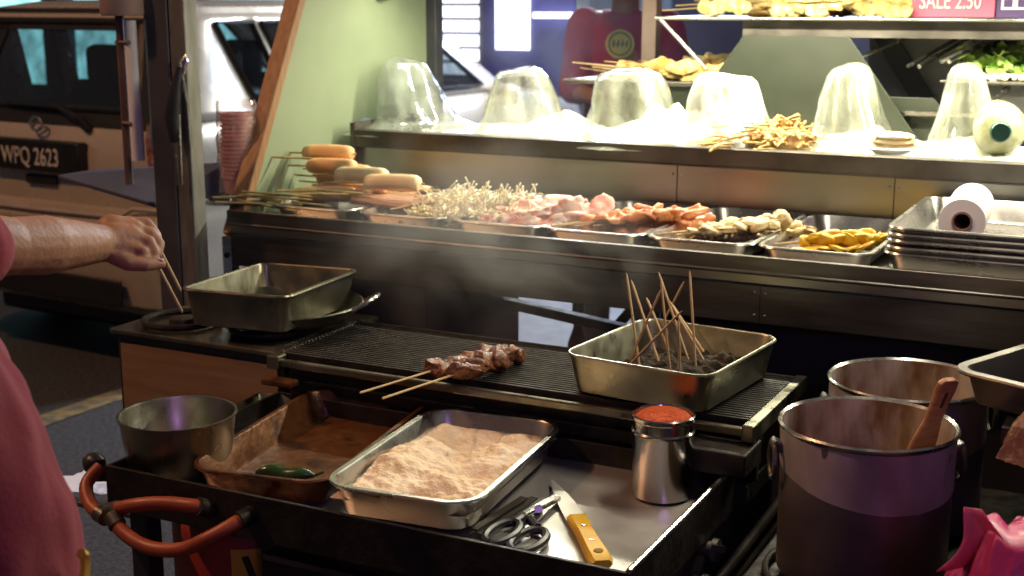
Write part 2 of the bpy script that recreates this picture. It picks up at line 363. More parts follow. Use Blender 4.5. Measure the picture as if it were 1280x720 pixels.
# ---- buildings far down the left side of the street
fb = thing('shophouse', 'dark shophouse row with cyan lit ground floor behind the parked car', 'building', (-11,13.5,0))
m = MB(); m.box((-26,13.5,3.2), (-6.5,16,9)); m.build('upper_wall', WALL_DARK, fb, smooth=False)
m = MB(); m.box((-26,13.6,0), (-6.5,13.9,.5)); m.build('plinth', WALL_DARK, fb, smooth=False)
for i in range(9): m = MB(); m.box((-26+i*2.4,13.4,.0), (-26+i*2.4+.3,13.8,3.2)); m.build('pillar', WALL_DARK, fb, smooth=False)
for i in range(8):
    m = MB(); m.box((-25.7+i*2.4,13.7,.5), (-25.7+i*2.4+2.1,13.75,2.7)); m.build('shop_window', GLOW_CYAN if i != 1 else GLOW_VIOLET, fb, smooth=False)
    m = MB(); m.box((-25.7+i*2.4,13.45,2.72), (-25.7+i*2.4+2.1,13.5,3.15)); m.build('signboard', [SIGN_PURPLE, WALL_GREY, COL_BLUE][i%3], fb, smooth=False)
    for k in range(2):
        m = MB(); m.box((-25.4+i*2.4+k*.9,13.44,4.2), (-25.4+i*2.4+k*.9+.6,13.49,5.6)); m.build('upper_window', GLOW_VIOLET if (i+k)%3 == 0 else NAVY, fb, smooth=False)

# ================================================================== PARKED CAR
def make_car():
    W, L = 1.70, 4.1
    t = thing('parked_car', 'silver hatchback parked behind the stall, rear window and number plate facing us', 'car', (-4.63,4.32,.03), R(-4))
    def plan(z, w, y0, y1, rr, rf, n=8):      # rounded plan outline: rear at y0
        out = []
        for (sx, ys, r, a0) in ((1,y1,rf,0),(-1,y1,rf,PI/2),(-1,y0,rr,PI),(1,y0,rr,1.5*PI)):
            sy = 1 if ys == y1 else -1
            for k in range(n+1):
                a = a0+PI/2*k/n; out.append(Vector((sx*(w/2-r)+r*math.cos(a), ys-sy*r+r*math.sin(a), z)))
        return out
    m = MB()
    m.loft([plan(.24,W-.16,.10,L-.1,.2,.3), plan(.30,W-.04,.02,L-.02,.2,.35), plan(.52,W,-.03,L,.2,.4), plan(.665,W,-.03,L,.2,.4), plan(.70,W-.02,-.005,L,.2,.4),
            plan(.725,W-.03,.05,L-.02,.17,.4), plan(.95,W-.02,.05,L-.12,.17,.45), plan(1.06,W-.06,.075,L-.5,.17,.5), plan(1.10,W-.14,.11,L-.9,.17,.4)])
    m.build('body', CAR_PAINT, t, off=False, angle=35)
    m = MB(); m.box((-.70,.30,.09),(.70,3.85,.27)); m.build('underbody_light_block', CAR_TRIM, t, off=False, bevel=.03)  # box added under the car to block cyan light leaking through
    # greenhouse: columns of the outline are either pane or pillar
    lv = [(1.10,W-.14,.11,3.05,.17,.30), (1.14,W-.165,.125,2.98,.17,.30), (1.52,W-.36,.27,2.30,.17,.25), (1.56,W-.39,.275,2.22,.17,.25)]
    rows = []
    for (z,w,y0,y1,rr,rf) in lv:
        o = plan(z,w,y0,y1,rr,rf,4); n = len(o)
        # the straight right and left sides are divided so that pillars can stand between the panes
        fr, fl, rl, rrr = o[0:5], o[5:10], o[10:15], o[15:20]
        seg = [0,.05,.43,.47,.72,.76,.85,1.0] if z < 1.3 else [0,.05,.43,.47,.78,.82,.97,1.0]
        lft = [fl[4].lerp(rl[0], s) for s in seg][1:-1]; rgt = [rl and rrr[4].lerp(fr[0], 1-s) for s in seg[::-1]][1:-1]
        back = [rl[4].lerp(rrr[0], s) for s in (.02,.98)]
        rows.append(fr+fl+lft+rl+back+rrr+rgt)
    N = len(rows[0])
    # index bookkeeping: fr 0-4, fl 5-9, lft 10-15, rl 16-20, back 21-22, rrr 23-27, rgt 28-33
    pane_cols = {4:'windscreen', 10:'side_window', 12:'side_window', 14:'quarter_window', 21:'rear_window', 28:'quarter_window', 30:'side_window', 32:'side_window'}
    fm = MB(); panes = {}
    vs = [v for r in rows for v in r]; fs = []
    for i in range(len(rows)-1):
        for k in range(N):
            q = (i*N+k, i*N+(k+1)%N, (i+1)*N+(k+1)%N, (i+1)*N+k)
            if i == 1 and k in pane_cols: panes[k] = [vs[a] for a in q]
            else: fs.append(q)
    fm._add(vs, fs); fm.build('greenhouse', CAR_PAINT, t, off=False, solid=.02)
    for k, q in panes.items():
        c = sum(q, Vector())/4; nrm = (q[1]-q[0]).cross(q[3]-q[0]).normalized()
        if nrm.dot(c-Vector((0,1.6,1.3))) < 0: nrm = -nrm
        p = MB(); p._add([x+nrm*.008 for x in q], [(0,1,2,3)]); o = p.build(pane_cols[k], GLASS, t, off=False)
        e = MB()
        for a in range(4): e.bar(q[a]+nrm*.012, q[(a+1)%4]+nrm*.012, .035, .012)
        fr_ = e.build('window_seal', CAR_TRIM, o, off=False)
    # black surround of the rear window
    q = panes[21]; nrm = Vector((0,-1,.3)).normalized()
    m = MB()
    def on(a, b): return (q[0].lerp(q[1], a)).lerp(q[3].lerp(q[2], a), b)+nrm*.015
    m._add([on(-.06,-.22), on(1.10,-.22), on(1.09,0), on(-.04,0)], [(0,1,2,3)]); m._add([on(-.05,0), on(.07,0), on(.09,1.02), on(-.05,1.02)], [(0,1,2,3)])
    m._add([on(.93,0), on(1.09,0), on(1.10,1.02), on(.91,1.02)], [(0,1,2,3)]); m._add([on(-.08,.90), on(1.10,.90), on(1.09,1.16), on(-.08,1.16)], [(0,1,2,3)])
    m.build('rear_surround', CAR_TRIM, t, off=False, smooth=False)
    m = MB(); top = rows[-1]; cc = sum(top, Vector())/N
    m.loft([[p for p in top], [cc+(p-cc)*.97+Vector((0,0,.03)) for p in top], [cc+(p-cc)*.8+Vector((0,0,.055)) for p in top], [cc+(p-cc)*.4+Vector((0,0,.07)) for p in top]], cap0=True)
    m.build('roof', CAR_PAINT, t, off=False)
    # inside
    for x in (-.38,.38):
        for y in (.75,1.75):
            m = MB(); m.box((x-.24,y,.6),(x+.24,y+.14,1.22)); s = m.build('seat', CAR_TRIM, t, off=False, bevel=.04)
            m = MB(); m.box((x-.13,y+.02,1.20),(x+.13,y+.12,1.40)); m.build('headrest', CAR_TRIM, s, off=False, bevel=.04)
    # tailgate details
    m = MB(); m.box((-.30,-.004,.865),(.30,.055,1.005)); pl = m.build('number_plate', PLATE_BLACK, t, off=False, bevel=.006)
    text('plate_text', 'WPQ 2623', .112, PLATE_WHITE, pl, Matrix.Translation((-.205,-.0075,.895)) @ Matrix.Rotation(R(90),4,'X'), sx=.74)
    m = MB(); m.tube([(.042*math.cos(a)-.0,.032,1.075+.030*math.sin(a)) for a in [2*PI*k/20 for k in range(21)]], .006, 6); m.tube([(-.025,.03,1.06),(.0,.03,1.077),(.025,.03,1.09)], .006, 6)
    m.build('emblem', CHROME, t, off=False)
    m = MB(); m.tube([(.30,.07,1.06),(.27,.04,1.11),(.1,.075,1.15),(-.25,.08,1.155)], [.022,.02,.01,.006], 8); m.build('rear_wiper', CAR_TRIM, t, off=False)
    m = MB(); m.box((-.10,.028,.80),(.10,.058,.845)); m.build('tailgate_handle', CAR_TRIM, t, off=False, bevel=.008)
    for s in (-1,1):
        m = MB(); zs = [.90,.93,1.03,1.10,1.13]; ws = [.03,.075,.085,.07,.03]
        rings = []
        for z, w in zip(zs, ws):
            rings.append([Vector((s*(.835-x), y, z)) for x, y in ((-.012,.16),(-.012,.12),(.01,.06),(.06,.028),(.06+w,.024),(.06+w,.10))])
        m.loft(rings); m.build('tail_light', EMBER, t, off=False, angle=30)
        m = MB(); m.tube([(s*.84,.2,.72),(s*.80,.04,.735),(s*.62,.0,.74),(s*.55,-.02,.70),(0,-.03,.698)], .012, 6); m.build('bumper_crease', CAR_PAINT, t, off=False)
        for y in (.75,3.35):
            wh = MB(); wh.lathe([(.17,-.09),(.29,-.10),(.30,-.06),(.30,.06),(.29,.10),(.17,.09)], 28)
            o = wh.build('wheel', RUBBER, t, off=False); o.location = (s*.76,y,.272); o.rotation_euler = (0,R(90),0)
            rm = MB(); rm.lathe([(.02,.07*s),(.05,.085*s),(.16,.075*s),(.185,.095*s)], 20, fn=lambda a, z: 1); rm.build('rim', CHROME, o, off=False)
    m = MB(); m.box((-.55,-.036,.30),(.55,-.02,.42)); m.build('lower_grille', CAR_TRIM, t, off=False, bevel=.01)
    for s in (-1,1):
        m = MB(); m.box((s*.80-.06,2.6,1.02),(s*.80+.16*s,2.7,1.14)) if s > 0 else m.box((-.96,2.6,1.02),(-.74,2.7,1.14)); m.build('wing_mirror', CAR_PAINT, t, off=False, bevel=.03)
    return t

def text(name, s, size, mat, parent, M, sx=1., ext=.002):
    cu = bpy.data.curves.new(name, 'FONT'); cu.body = s; cu.size = size; cu.extrude = ext
    o = bpy.data.objects.new(name, cu); C.objects.link(o)
    bpy.context.view_layer.update()
    me = bpy.data.meshes.new_from_object(o.evaluated_get(bpy.context.evaluated_depsgraph_get()))
    bpy.data.objects.remove(o)
    me.transform(M @ Matrix.Diagonal((sx,1,1,1)))
    o = bpy.data.objects.new(name, me); C.objects.link(o); me.materials.clear(); me.materials.append(mat); o.parent = parent
    return o
make_car()

# ================================================================== FOOD STALL (cart body)
XL, XR = -2.20, .35
ST = thing('food_stall', 'long steel skewer stall with green end board, display shelf and top rack', 'food stall', (-1.0,3.2,0))
m = MB(); m.box((XL,2.70,1.055),(XR,3.268,1.085)); m.build('display_shelf', STEEL_BRUSH, ST, smooth=False, bevel=.003)
m = MB(); m.box((XL-.0,2.684,1.083),(XR,2.699,1.118)); m.tube([(XL,2.684,1.083),(XR,2.684,1.083)], .0045, 8); m.build('shelf_lip', FASCIA, ST, bevel=.002)
m = MB(); m.box((XL,2.703,.968),(XR,2.716,1.053)); m.box((XL,2.716,.966),(XR,3.0,.972)); m.build('fascia', FASCIA, ST, smooth=False, bevel=.002)
m = MB(); m.box((XL+.02,3.272,1.07),(XR,3.284,1.233)); m.build('riser', STEEL_BRUSH, ST, smooth=False)
m = MB(); m.box((XL+.015,3.246,1.233),(XR,3.300,1.279)); m.tube([(XL+.015,3.245,1.232),(XR,3.245,1.232)], .003, 6); m.build('upper_lip', STEEL_DARK, ST, bevel=.003)
m = MB(); m.box((XL+.015,3.302,1.235),(XR,3.80,1.258)); m.build('upper_deck', WHITE_PLASTIC, ST, smooth=False)
m = MB(); m.box((XL+.013,3.244,1.09),(XL+.030,3.62,1.30)); m.build('shelf_end_cheek', STEEL_DARK, ST, smooth=False, bevel=.002)
# green end board with slanting wooden edge
def yz(y, z, x): return Vector((x, y, z))
m = MB(); P = [(2.80,1.05),(3.78,1.05),(3.78,2.15),(3.375,2.15)]
m.hexa([yz(P[0][0],P[0][1],-2.262), yz(P[0][0],P[0][1],-2.240), yz(P[1][0],P[1][1],-2.240), yz(P[1][0],P[1][1],-2.262), yz(P[3][0],P[3][1],-2.262), yz(P[3][0],P[3][1],-2.240), yz(P[2][0],P[2][1],-2.240), yz(P[2][0],P[2][1],-2.262)])
eb = m.build('end_board', GREEN_BOARD, ST, smooth=False)
m = MB(); m.bar((-2.262,2.782,1.03),(-2.262,3.362,2.16),.052,.03); m.build('wood_edge', WOOD_TRIM, ST, bevel=.004)
m = MB(); m.tube([(-2.215,3.50+.04*math.cos(a),1.70+.045*math.sin(a)) for a in [2*PI*k/14 for k in range(15)]], .006, 6); m.tube([(-2.215,3.52+.03*math.cos(a),1.71+.05*math.sin(a)) for a in [2*PI*k/14 for k in range(15)]], .006, 6)
m.tube([(-2.225,3.5,1.745),(-2.225,3.5,2.15)], .005, 6); m.build('cable_loop', BLACK_PLASTIC, ST)
m = MB(); m.box((-2.262,3.782,0),(-2.205,3.83,2.3)); m.build('frame_post', POST_DARK, ST, smooth=False, bevel=.004)
for x, y0, z0, z1, nm in ((-1.18,3.2705,1.09,1.232,'riser_seam'),(-.62,3.2705,1.09,1.232,'riser_seam'),(-.78,2.7020,.97,1.053,'fascia_seam')):
    m = MB(); m.box((x-.0012,y0,z0),(x+.0012,y0+.003,z1)); m.build(nm, BLACK, ST, smooth=False)
    for dx in (-.012,.012):
        for k in (.2,.8):
            m = MB(); m.ball((x+dx,y0+.001,z0+(z1-z0)*k), .0035, 2, 0, 1, (1,.5,1)); m.build('screw', STEEL_RIM, ST)
# corner posts at the near left
m = MB(); m.box((-2.362,2.60,0),(-2.292,2.67,2.3)); m.build('corner_post', POST_DARK, ST, smooth=False, bevel=.004)
m = MB(); m.box((-2.290,2.605,0),(-2.240,2.655,2.3)); m.build('side_post', POST_GREY, ST, smooth=False, bevel=.004)
m = MB(); m.box((-2.405,2.64,1.26),(-2.364,2.72,1.62)); m.build('switch_box', POST_GREY, ST, bevel=.006)
m = MB(); m.tube([(-2.410,2.60,1.245),(-2.410,2.60,1.60)], .017, 12); m.build('lamp_tube', WHITE_PLASTIC, ST)
m = MB(); m.lathe([(.0,0),(.058,0),(.062,.006),(.062,.09),(.0,.09)], 24, c=(-2.425,2.60,1.612)); m.build('lamp_cap', PINK_METAL, ST)
m = MB(); m.tube([(-2.446,2.60,1.18),(-2.446,2.60,1.62)], .011, 8); m.tube([(-2.46,2.60,1.545),(-2.40,2.58,1.545)], .006, 6); m.tube([(-2.446,2.59,1.34),(-2.41,2.585,1.34)], .006, 6); m.build('conduit', nmat('conduit_brown', (.16,.10,.08), (.10,.06,.05), rough=.5), ST)
m = MB()
m.hexa([(-2.70,2.60,1.178),(-2.40,2.64,1.115),(-2.40,2.95,1.115),(-2.70,2.72,1.178),(-2.70,2.60,1.190),(-2.40,2.64,1.127),(-2.40,2.95,1.205),(-2.70,2.72,1.190)])
m.build('side_flap', BLUE_FLAP, ST, smooth=False, bevel=.003)
m = MB(); m.box((-2.265,2.74,.20),(-2.235,2.77,1.035)); m.build('leg_strip', STEEL_RIM, ST, smooth=False)
m = MB(); m.tube([(-2.25,2.736,.985),(-2.25,2.742,.985)], .008, 10); m.build('strip_bolt', BLACK, ST)
# dark boxes in place of shade under the open shelf, and crossing braces
m = MB(); m.box((XL,2.78,.05),(-1.66,3.3,.955)); m.build('dark_box', NAVY, ST, smooth=False)
m = MB(); m.box((-1.04,2.80,.05),(XR,3.3,.955)); m.build('dark_box', NAVY, ST, smooth=False)
for a, b in (((-1.64,3.25,.40),(-1.18,3.25,.97)), ((-1.70,3.1,.86),(-1.02,3.1,.79)), ((-1.36,3.3,.60),(-1.02,3.3,.84))):
    m = MB(); m.bar(a, b, .035, .025); m.build('brace', BLACK, ST, smooth=False, bevel=.003)
# bracket with a round dark tray on the left end
m = MB(); m.lathe([(0,0),(.10,.002),(.135,.012),(.14,.020),(.132,.018),(.09,.008),(0,.006)], 36, c=(-2.345,2.87,1.105)); m.build('round_bracket_tray', GLASS_DARK, ST)
# top rack
m = MB(); m.box((-1.40,3.66,1.596),(XR,4.05,1.603)); m.tube([(-1.40,3.657,1.600),(XR,3.657,1.600)], .005, 8); m.build('top_shelf', STEEL, ST, bevel=.001)
m = MB(); m.box((-1.15,3.70,1.550),(XR,3.712,1.594)); m.build('top_shelf_apron', STEEL_DARK, ST, smooth=False)
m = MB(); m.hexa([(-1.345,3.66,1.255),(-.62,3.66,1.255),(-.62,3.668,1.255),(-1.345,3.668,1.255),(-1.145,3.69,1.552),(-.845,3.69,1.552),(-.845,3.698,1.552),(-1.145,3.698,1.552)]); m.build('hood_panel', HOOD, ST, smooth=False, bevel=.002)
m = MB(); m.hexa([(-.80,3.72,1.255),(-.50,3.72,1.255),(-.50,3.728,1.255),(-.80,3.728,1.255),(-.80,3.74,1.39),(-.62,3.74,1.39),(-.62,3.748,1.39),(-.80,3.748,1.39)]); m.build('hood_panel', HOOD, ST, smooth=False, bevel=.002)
m = MB(); m.box((-.86,4.02,1.25),(XR,4.03,1.59)); m.build('back_panel', BACK_STEEL, ST, smooth=False)
for x0, x1, w in ((-.86,-.74,.07),(-.58,-.50,.09)):
    m = MB(); m.hexa([(x0,3.98,1.57),(x0+w,3.98,1.57),(x0+w,3.99,1.57),(x0,3.99,1.57),(x1+.02,3.98,1.36),(x1+w+.02,3.98,1.36),(x1+w+.02,3.99,1.36),(x1+.02,3.99,1.36)]); m.build('dark_strut', BLACK, ST, smooth=False)
rods = [((-1.385,3.66,1.598),(-1.24,3.66,1.458)), ((-.66,4.0,1.585),(-.86,3.72,1.475)), ((-.57,3.97,1.565),(-.69,3.72,1.475)), ((-.555,3.97,1.558),(-.66,3.72,1.475)), ((-.43,3.95,1.60),(-.60,3.70,1.49)), ((-.445,3.97,1.575),(-.58,3.70,1.49)), ((-.36,3.9,1.50),(-.46,3.66,1.39))]
for a, b in rods:
    m = MB(); m.tube([a, b], .006, 8); m.build('support_rod', STEEL_RIM, ST)
m = MB(); m.box((-1.60,4.06,0),(-1.55,4.11,2.3)); m.build('rack_post', PINK_METAL, ST, smooth=False, bevel=.004)
m = MB(); m.box((-1.72,3.72,1.402),(-1.22,4.02,1.412)); m.tube([(-1.72,3.72,1.412),(-1.22,3.72,1.412)], .004, 6); m.build('hanging_tray', STEEL_DARK, ST, bevel=.001)
m = MB(); m.box((-1.56,3.735,1.255),(-1.24,3.745,1.402)); m.build('tray_skirt', HOOD, ST, smooth=False)
m = MB(); m.box((-.56,3.70,1.432),(XR,4.0,1.440)); m.tube([(-.60,3.70,1.438),(XR,3.70,1.438)], .004, 6); m.build('hanging_tray', STEEL_DARK, ST, bevel=.001)
m = MB(); m.box((-.48,3.73,1.30),(XR,3.745,1.432)); m.build('tray_skirt', BLACK, ST, smooth=False)
m = MB(); m.tube([(-.585,3.69,1.355),(-.585,3.69,1.415)], .005, 6); m.build('tray_hook', BLACK, ST)
m = MB(); m.box((-.70,3.70,1.345),(-.44,3.72,1.355)); m.build('lower_rail', STEEL_RIM, ST, smooth=False)
# canopy and its lamps
m = MB(); m.box((-2.6,2.3,2.30),(.6,4.3,2.33)); m.build('canopy', WALL_GREY, ST, smooth=False)

for x in (-1.72,-.90,-.05):
    lp = thing('tube_lamp', 'white strip lamp hung under the canopy above the display shelf, %s of three' % {-1.72:'leftmost', -.90:'middle', -.05:'rightmost'}[x], 'lamp', (x,3.42,1.73), group='strip lamps under the canopy')
    m = MB(); m.box((x-.38,3.39,1.762),(x+.38,3.45,1.79)); m.build('housing', WHITE_PLASTIC, lp, bevel=.005)
    m = MB(); m.tube([(x-.36,3.42,1.747),(x+.36,3.42,1.747)], .013, 10); m.build('tube', GLOW_LAMP, lp)
    for dx in (-.3,.3):
        m = MB(); m.tube([(x+dx,3.42,1.79),(x+dx,3.42,2.30)], .005, 6); m.build('hanger', STEEL_RIM, lp)

# price signs on the top rack
sg = thing('price_sign', 'pink price sign with white numbers standing on the top rack', 'sign', (-.60,3.80,1.604))
m = MB(); m.box((-.705,3.80,1.604),(-.488,3.812,1.74)); bd = m.build('board', SIGN_PINK, sg, smooth=False, bevel=.002)
text('price_text', 'SALE 2.50', .060, SIGN_WHITE, bd, Matrix.Translation((-.085,-.003,.024)) @ Matrix.Rotation(R(90),4,'X'), sx=.66)
sg = thing('shop_sign', 'dark purple sign with a white grid mark at the end of the top rack', 'sign', (-.36,3.80,1.604))
m = MB(); m.box((-.484,3.806,1.604),(-.20,3.816,1.76)); bd = m.build('board', SIGN_PURPLE, sg, smooth=False)
m = MB(); m.box((-.472,3.800,1.625),(-.36,3.8055,1.70)); bq = m.build('white_mark', SIGN_WHITE, bd, smooth=False)
m = MB()
for i in range(3):
    for k in range(2): m.box((-.465+i*.035,3.797,1.632+k*.033),(-.444+i*.035,3.7995,1.652+k*.033))
m.build('grid_mark', SIGN_PURPLE, bq, smooth=False)

# ================================================================== FOOD: kinds of skewer (all along +X, butt at the origin)
def stick_mb(L, r=.0021): return MB().tube([(0,0,0),(L*.5,0,0),(L-.012,0,0),(L,0,0)], [r,r,r,r*.3], 8)
def lump(m, x0, x1, r, bumps, amp=.25, flat=.75, seed=0, n=18, steps=44):
    rings = []
    for i in range(steps+1):
        s = i/steps; x = x0+(x1-x0)*s
        base = r*(math.sin(PI*min(max(s, .0), 1))**.28 if 0 < s < 1 else .05)
        base *= 1-amp*.5*(1+math.cos(2*PI*bumps*s))*.6
        ring = []
        for k in range(n):
            t = 2*PI*k/n; d = Vector((math.cos(t), math.sin(t), 0))
            q = 1+amp*noise.noise(Vector((s*bumps*1.3+seed*5, d.x*1.1, d.y*1.1)))*1.1+amp*.4*noise.noise(Vector((s*bumps*4+seed*9, d.x*3, d.y*3)))
            ring.append(Vector((x, base*q*d.x, base*q*d.y*flat)))
        rings.append(ring)
    return m.loft(rings)
def chunks(m, x0, x1, r, n, amp, flat, seed):
    q = random.Random(seed*13+1); st = (x1-x0)/n; x = x0
    for i in range(n):
        k = q.uniform(.78, 1.22); c = Vector((x+st*.5, q.uniform(-.3,.3)*r, q.uniform(-.2,.25)*r)); x += st
        b = MB(); b.ball((0,0,0), 1, 3, amp, 1.5, (1,1,1), seed*3+i*1.7)
        for v in b.v:
            v *= 1+.12*noise.noise(v*4+Vector((seed, i, 0)))
            for j in range(3): v[j] = math.copysign(abs(v[j])**.7, v[j])
        M = Matrix.Translation(c) @ Euler((q.uniform(-.7,.7), q.uniform(-.35,.35), q.uniform(-.5,.5))).to_matrix().to_4x4() @ Matrix.Diagonal((st*q.uniform(.72,1.0), r*k, r*k*flat*q.uniform(.6,1.0), 1))
        m._add([M @ v for v in b.v], b.f)
    return m
class Kinds:                                # a few different pieces of one kind, used in turn
    def __init__(s, makes): s.k = [Kind(x) for x in makes]; s.i = 0
    def put(s, *a, **k): s.i += 1; return s.k[s.i % len(s.k)].put(*a, **k)
def mk_skewer(nm, cat, L, x0, r, bumps, mat, part, amp=.3, flat=.75, seed=0, stick=BAMBOO):
    def mk(sd):
        def make():
            t = thing(nm, '', cat)
            stick_mb(L).build('stick', stick, t, off=False)
            chunks(MB(), x0, L-.006, r, bumps, amp, flat, sd).build(part, mat, t, off=False, angle=70)
            return t
        return make
    return [mk(seed+j*5) for j in range(3)]
def mk_sausage(mat):
    def make():
        t = thing('sausage_skewer', '', 'sausage skewer')
        MB().tube([(.055,0,0),(.20,0,0),(.298,0,0),(.303,0,0)], [.0027,.0027,.0027,.001], 8).build('stick', BAMBOO, t, off=False)
        rings = []
        for i in range(25):
            s = i/24; a = PI*s; x = .125+.17*s
            e = .0215*min(1, (1-abs(2*s-1)**9)**.5 + .02)
            rings.append([Vector((x, e*math.cos(t_), e*math.sin(t_)+.003*math.sin(PI*s))) for t_ in [2*PI*k/20 for k in range(20)]])
        MB().loft(rings).build('sausage', mat, t, off=False)
        return t
    return make
def mk_enoki():
    t = thing('enoki_skewer', '', 'mushroom skewer')
    stick_mb(.24).build('stick', BAMBOO, t, off=False)
    m = MB(); rr = random.Random(3)
    for i in range(120):
        x = .085+rr.random()*.135; a = rr.random()*PI; L = .010+rr.random()*.018; w = .020*rr.random()
        d = Vector((rr.gauss(0,.8), math.cos(a)*.9, abs(math.sin(a))*.7+rr.gauss(0,.3))).normalized(); b = Vector((rr.gauss(0,.6), rr.gauss(0,.6), rr.gauss(-.3,.4)))
        p0 = Vector((x, w*math.cos(a), w*math.sin(a))); pts = [p0+d*(L*s)+b*(L*s*s*.9) for s in (0,.3,.6,.85,1)]
        m.tube(pts, [.0016,.0016,.0018,.0018,.0026], 5)
    lump(m, .09, .22, .021, 5, .45, .85, 5)
    m.build('mushrooms', ENOKI, t, off=False)
    return t

K_red = Kinds(mk_skewer('meat_skewer', 'meat skewer', .29, .085, .0145, 7, RED_MEAT, 'meat', .5, .8, 2))
K_pink = Kinds(mk_skewer('raw_meat_skewer', 'meat skewer', .25, .09, .021, 4, PINK_MEAT, 'meat', .7, .7, 4))
K_mush = Kinds(mk_skewer('mushroom_skewer', 'mushroom skewer', .28, .075, .015, 8, MUSHROOM, 'chunks', .6, .8, 6))
K_yel = Kinds(mk_skewer('chicken_skewer', 'chicken skewer', .24, .06, .0145, 6, YELLOW_FOOD, 'meat', .5, .6, 8))
K_fry = Kinds(mk_skewer('fried_skewer', 'fried skewer', .30, .15, .022, 5, FRIED, 'batter', .55, .8, 11))
K_sau, K_sap = Kind(mk_sausage(SAUSAGE)), Kind(mk_sausage(SAUSAGE_PALE))
K_eno = Kind(mk_enoki)

# ---- display trays on the shelf
ZS = 1.087
def mk_tray(w, d, h, mat, nm, cat):
    def make():
        o = tray_mb(w, d, h).build(nm, mat, None, off=False, angle=30); tag(o, '', cat); return o
    return make
K_disp = Kind(mk_tray(.252, .50, .045, STEEL, 'display_tray', 'tray'))
tx = [-1.985, -1.715, -1.448, -1.196, -.940, -.682]
tl = ['steel display tray under the row of tan sausages', 'steel display tray under the white enoki mushrooms', 'steel display tray of raw pink meat', 'steel display tray of red meat skewers', 'steel display tray of beige mushroom skewers', 'steel display tray holding only a few yellow chicken skewers']
for x, l in zip(tx, tl): K_disp.put(l, (x, 2.985, ZS), rz=rnd(-.01,.01), group='trays in a row on the display shelf')
K_stack = Kind(mk_tray(.40, .50, .055, STEEL, 'empty_tray', 'tray'))
for i in range(5):
    K_stack.put(['lowest empty tray of the stack at the right of the display shelf', 'second empty tray from the bottom of the stack on the display shelf', 'middle empty tray of the stack on the display shelf', 'second empty tray from the top of the stack on the display shelf', 'topmost empty tray of the stack, with the white roll lying in it'][i],
                (-.335+rnd(-.004,.004), 2.98+rnd(-.004,.004), ZS+i*.0135), rz=rnd(-.008,.008), group='stacked empty trays')
t = thing('plastic_roll', 'white roll of plastic film lying in the topmost empty tray', 'roll', (-.40,2.86,1.197), R(4))
m = MB(); N = 36
m.lathe([(.021,0),(.047,0),(.0475,.003),(.0475,.267),(.047,.27),(.021,.27)], N)
m.v = [Vector((v.x, v.z, v.y)) for v in m.v]
m.build('film', PAPER, t, off=False)
m = MB(); m.lathe([(.017,-.003),(.021,-.003),(.0212,.273),(.017,.273),(.017,-.003)], 24); m.v = [Vector((v.x, v.z, v.y)) for v in m.v]
m.build('core', nmat('roll_core', (.30,.16,.13), rough=.8), t, off=False)

# ---- skewers lying in the trays
def dirn(az, el=0): return Vector((math.cos(az)*math.cos(el), math.sin(az)*math.cos(el), math.sin(el)))
# red meat skewers, butts to the near left
for i in range(11):
    lay = i//6; k = i % 6
    K_red.put('%s red meat skewer from the left in the pile on the red meat tray' % ORD[i], (-1.315+k*.022+lay*.012, 2.78+k*.012+rnd(-.02,.02)-lay*.02, 1.112+lay*.018+rnd(0,.006)), dirn(R(42+rnd(-10,8)), R(3+lay*1.5)), rnd(0,6), group='red meat skewers in the fourth display tray')
for i in range(8):
    lay = i//5; k = i % 5
    K_mush.put('%s mushroom skewer from the left in the beige mushroom tray' % ORD[i], (-1.06+k*.020+lay*.02, 2.77+k*.020+rnd(-.01,.02), 1.110+lay*.024), dirn(R(40+rnd(-10,12)), R(4)), rnd(0,6), group='mushroom skewers in the fifth display tray')
for i in range(5):
    K_yel.put('%s yellow chicken skewer from the left in the nearly empty tray' % ORD[i], (-.80+i*.014, 2.80+i*.016, 1.106+(i%2)*.018), dirn(R(32+rnd(-14,10)), R(3)), rnd(0,6), group='yellow chicken skewers in the sixth display tray')
# raw pink meat
for i in range(8):
    lay = i//4; k = i % 4
    K_pink.put('%s raw pink meat skewer from the left in the raw meat heap' % ORD[i], (-1.575+k*.036+lay*.02, 2.765+k*.012+rnd(-.01,.03)+lay*.02, 1.108+lay*.018), dirn(R(46+rnd(-26,12)), R(5+lay*2)), rnd(0,6), group='raw pink meat skewers')
# enoki mushrooms
for i in range(11):
    lay = i//6; k = i % 6
    K_eno.put('%s enoki mushroom skewer from the left in the white frizzy heap' % ORD[i], (-1.80+k*.042+lay*.03, 2.755+rnd(-.01,.02)+lay*.05, 1.112+lay*.022), dirn(R(40+rnd(-16,18)), R(5+lay*2)), rnd(-.3,.3), group='enoki mushroom skewers in a heap')
t = thing('ham_slab', 'flat brown ham slab lying between the sausages and the enoki mushrooms', 'meat', (-1.84,2.93,1.128), R(-8))
m = MB(); m.loft([rrect(.20,.16,.03,0), rrect(.205,.165,.03,.008), rrect(.195,.155,.03,.016)]); m.build('slab', nmat('ham', (.50,.26,.14), (.42,.20,.10), rough=.4, scale=14, bump=.2), t, off=False)
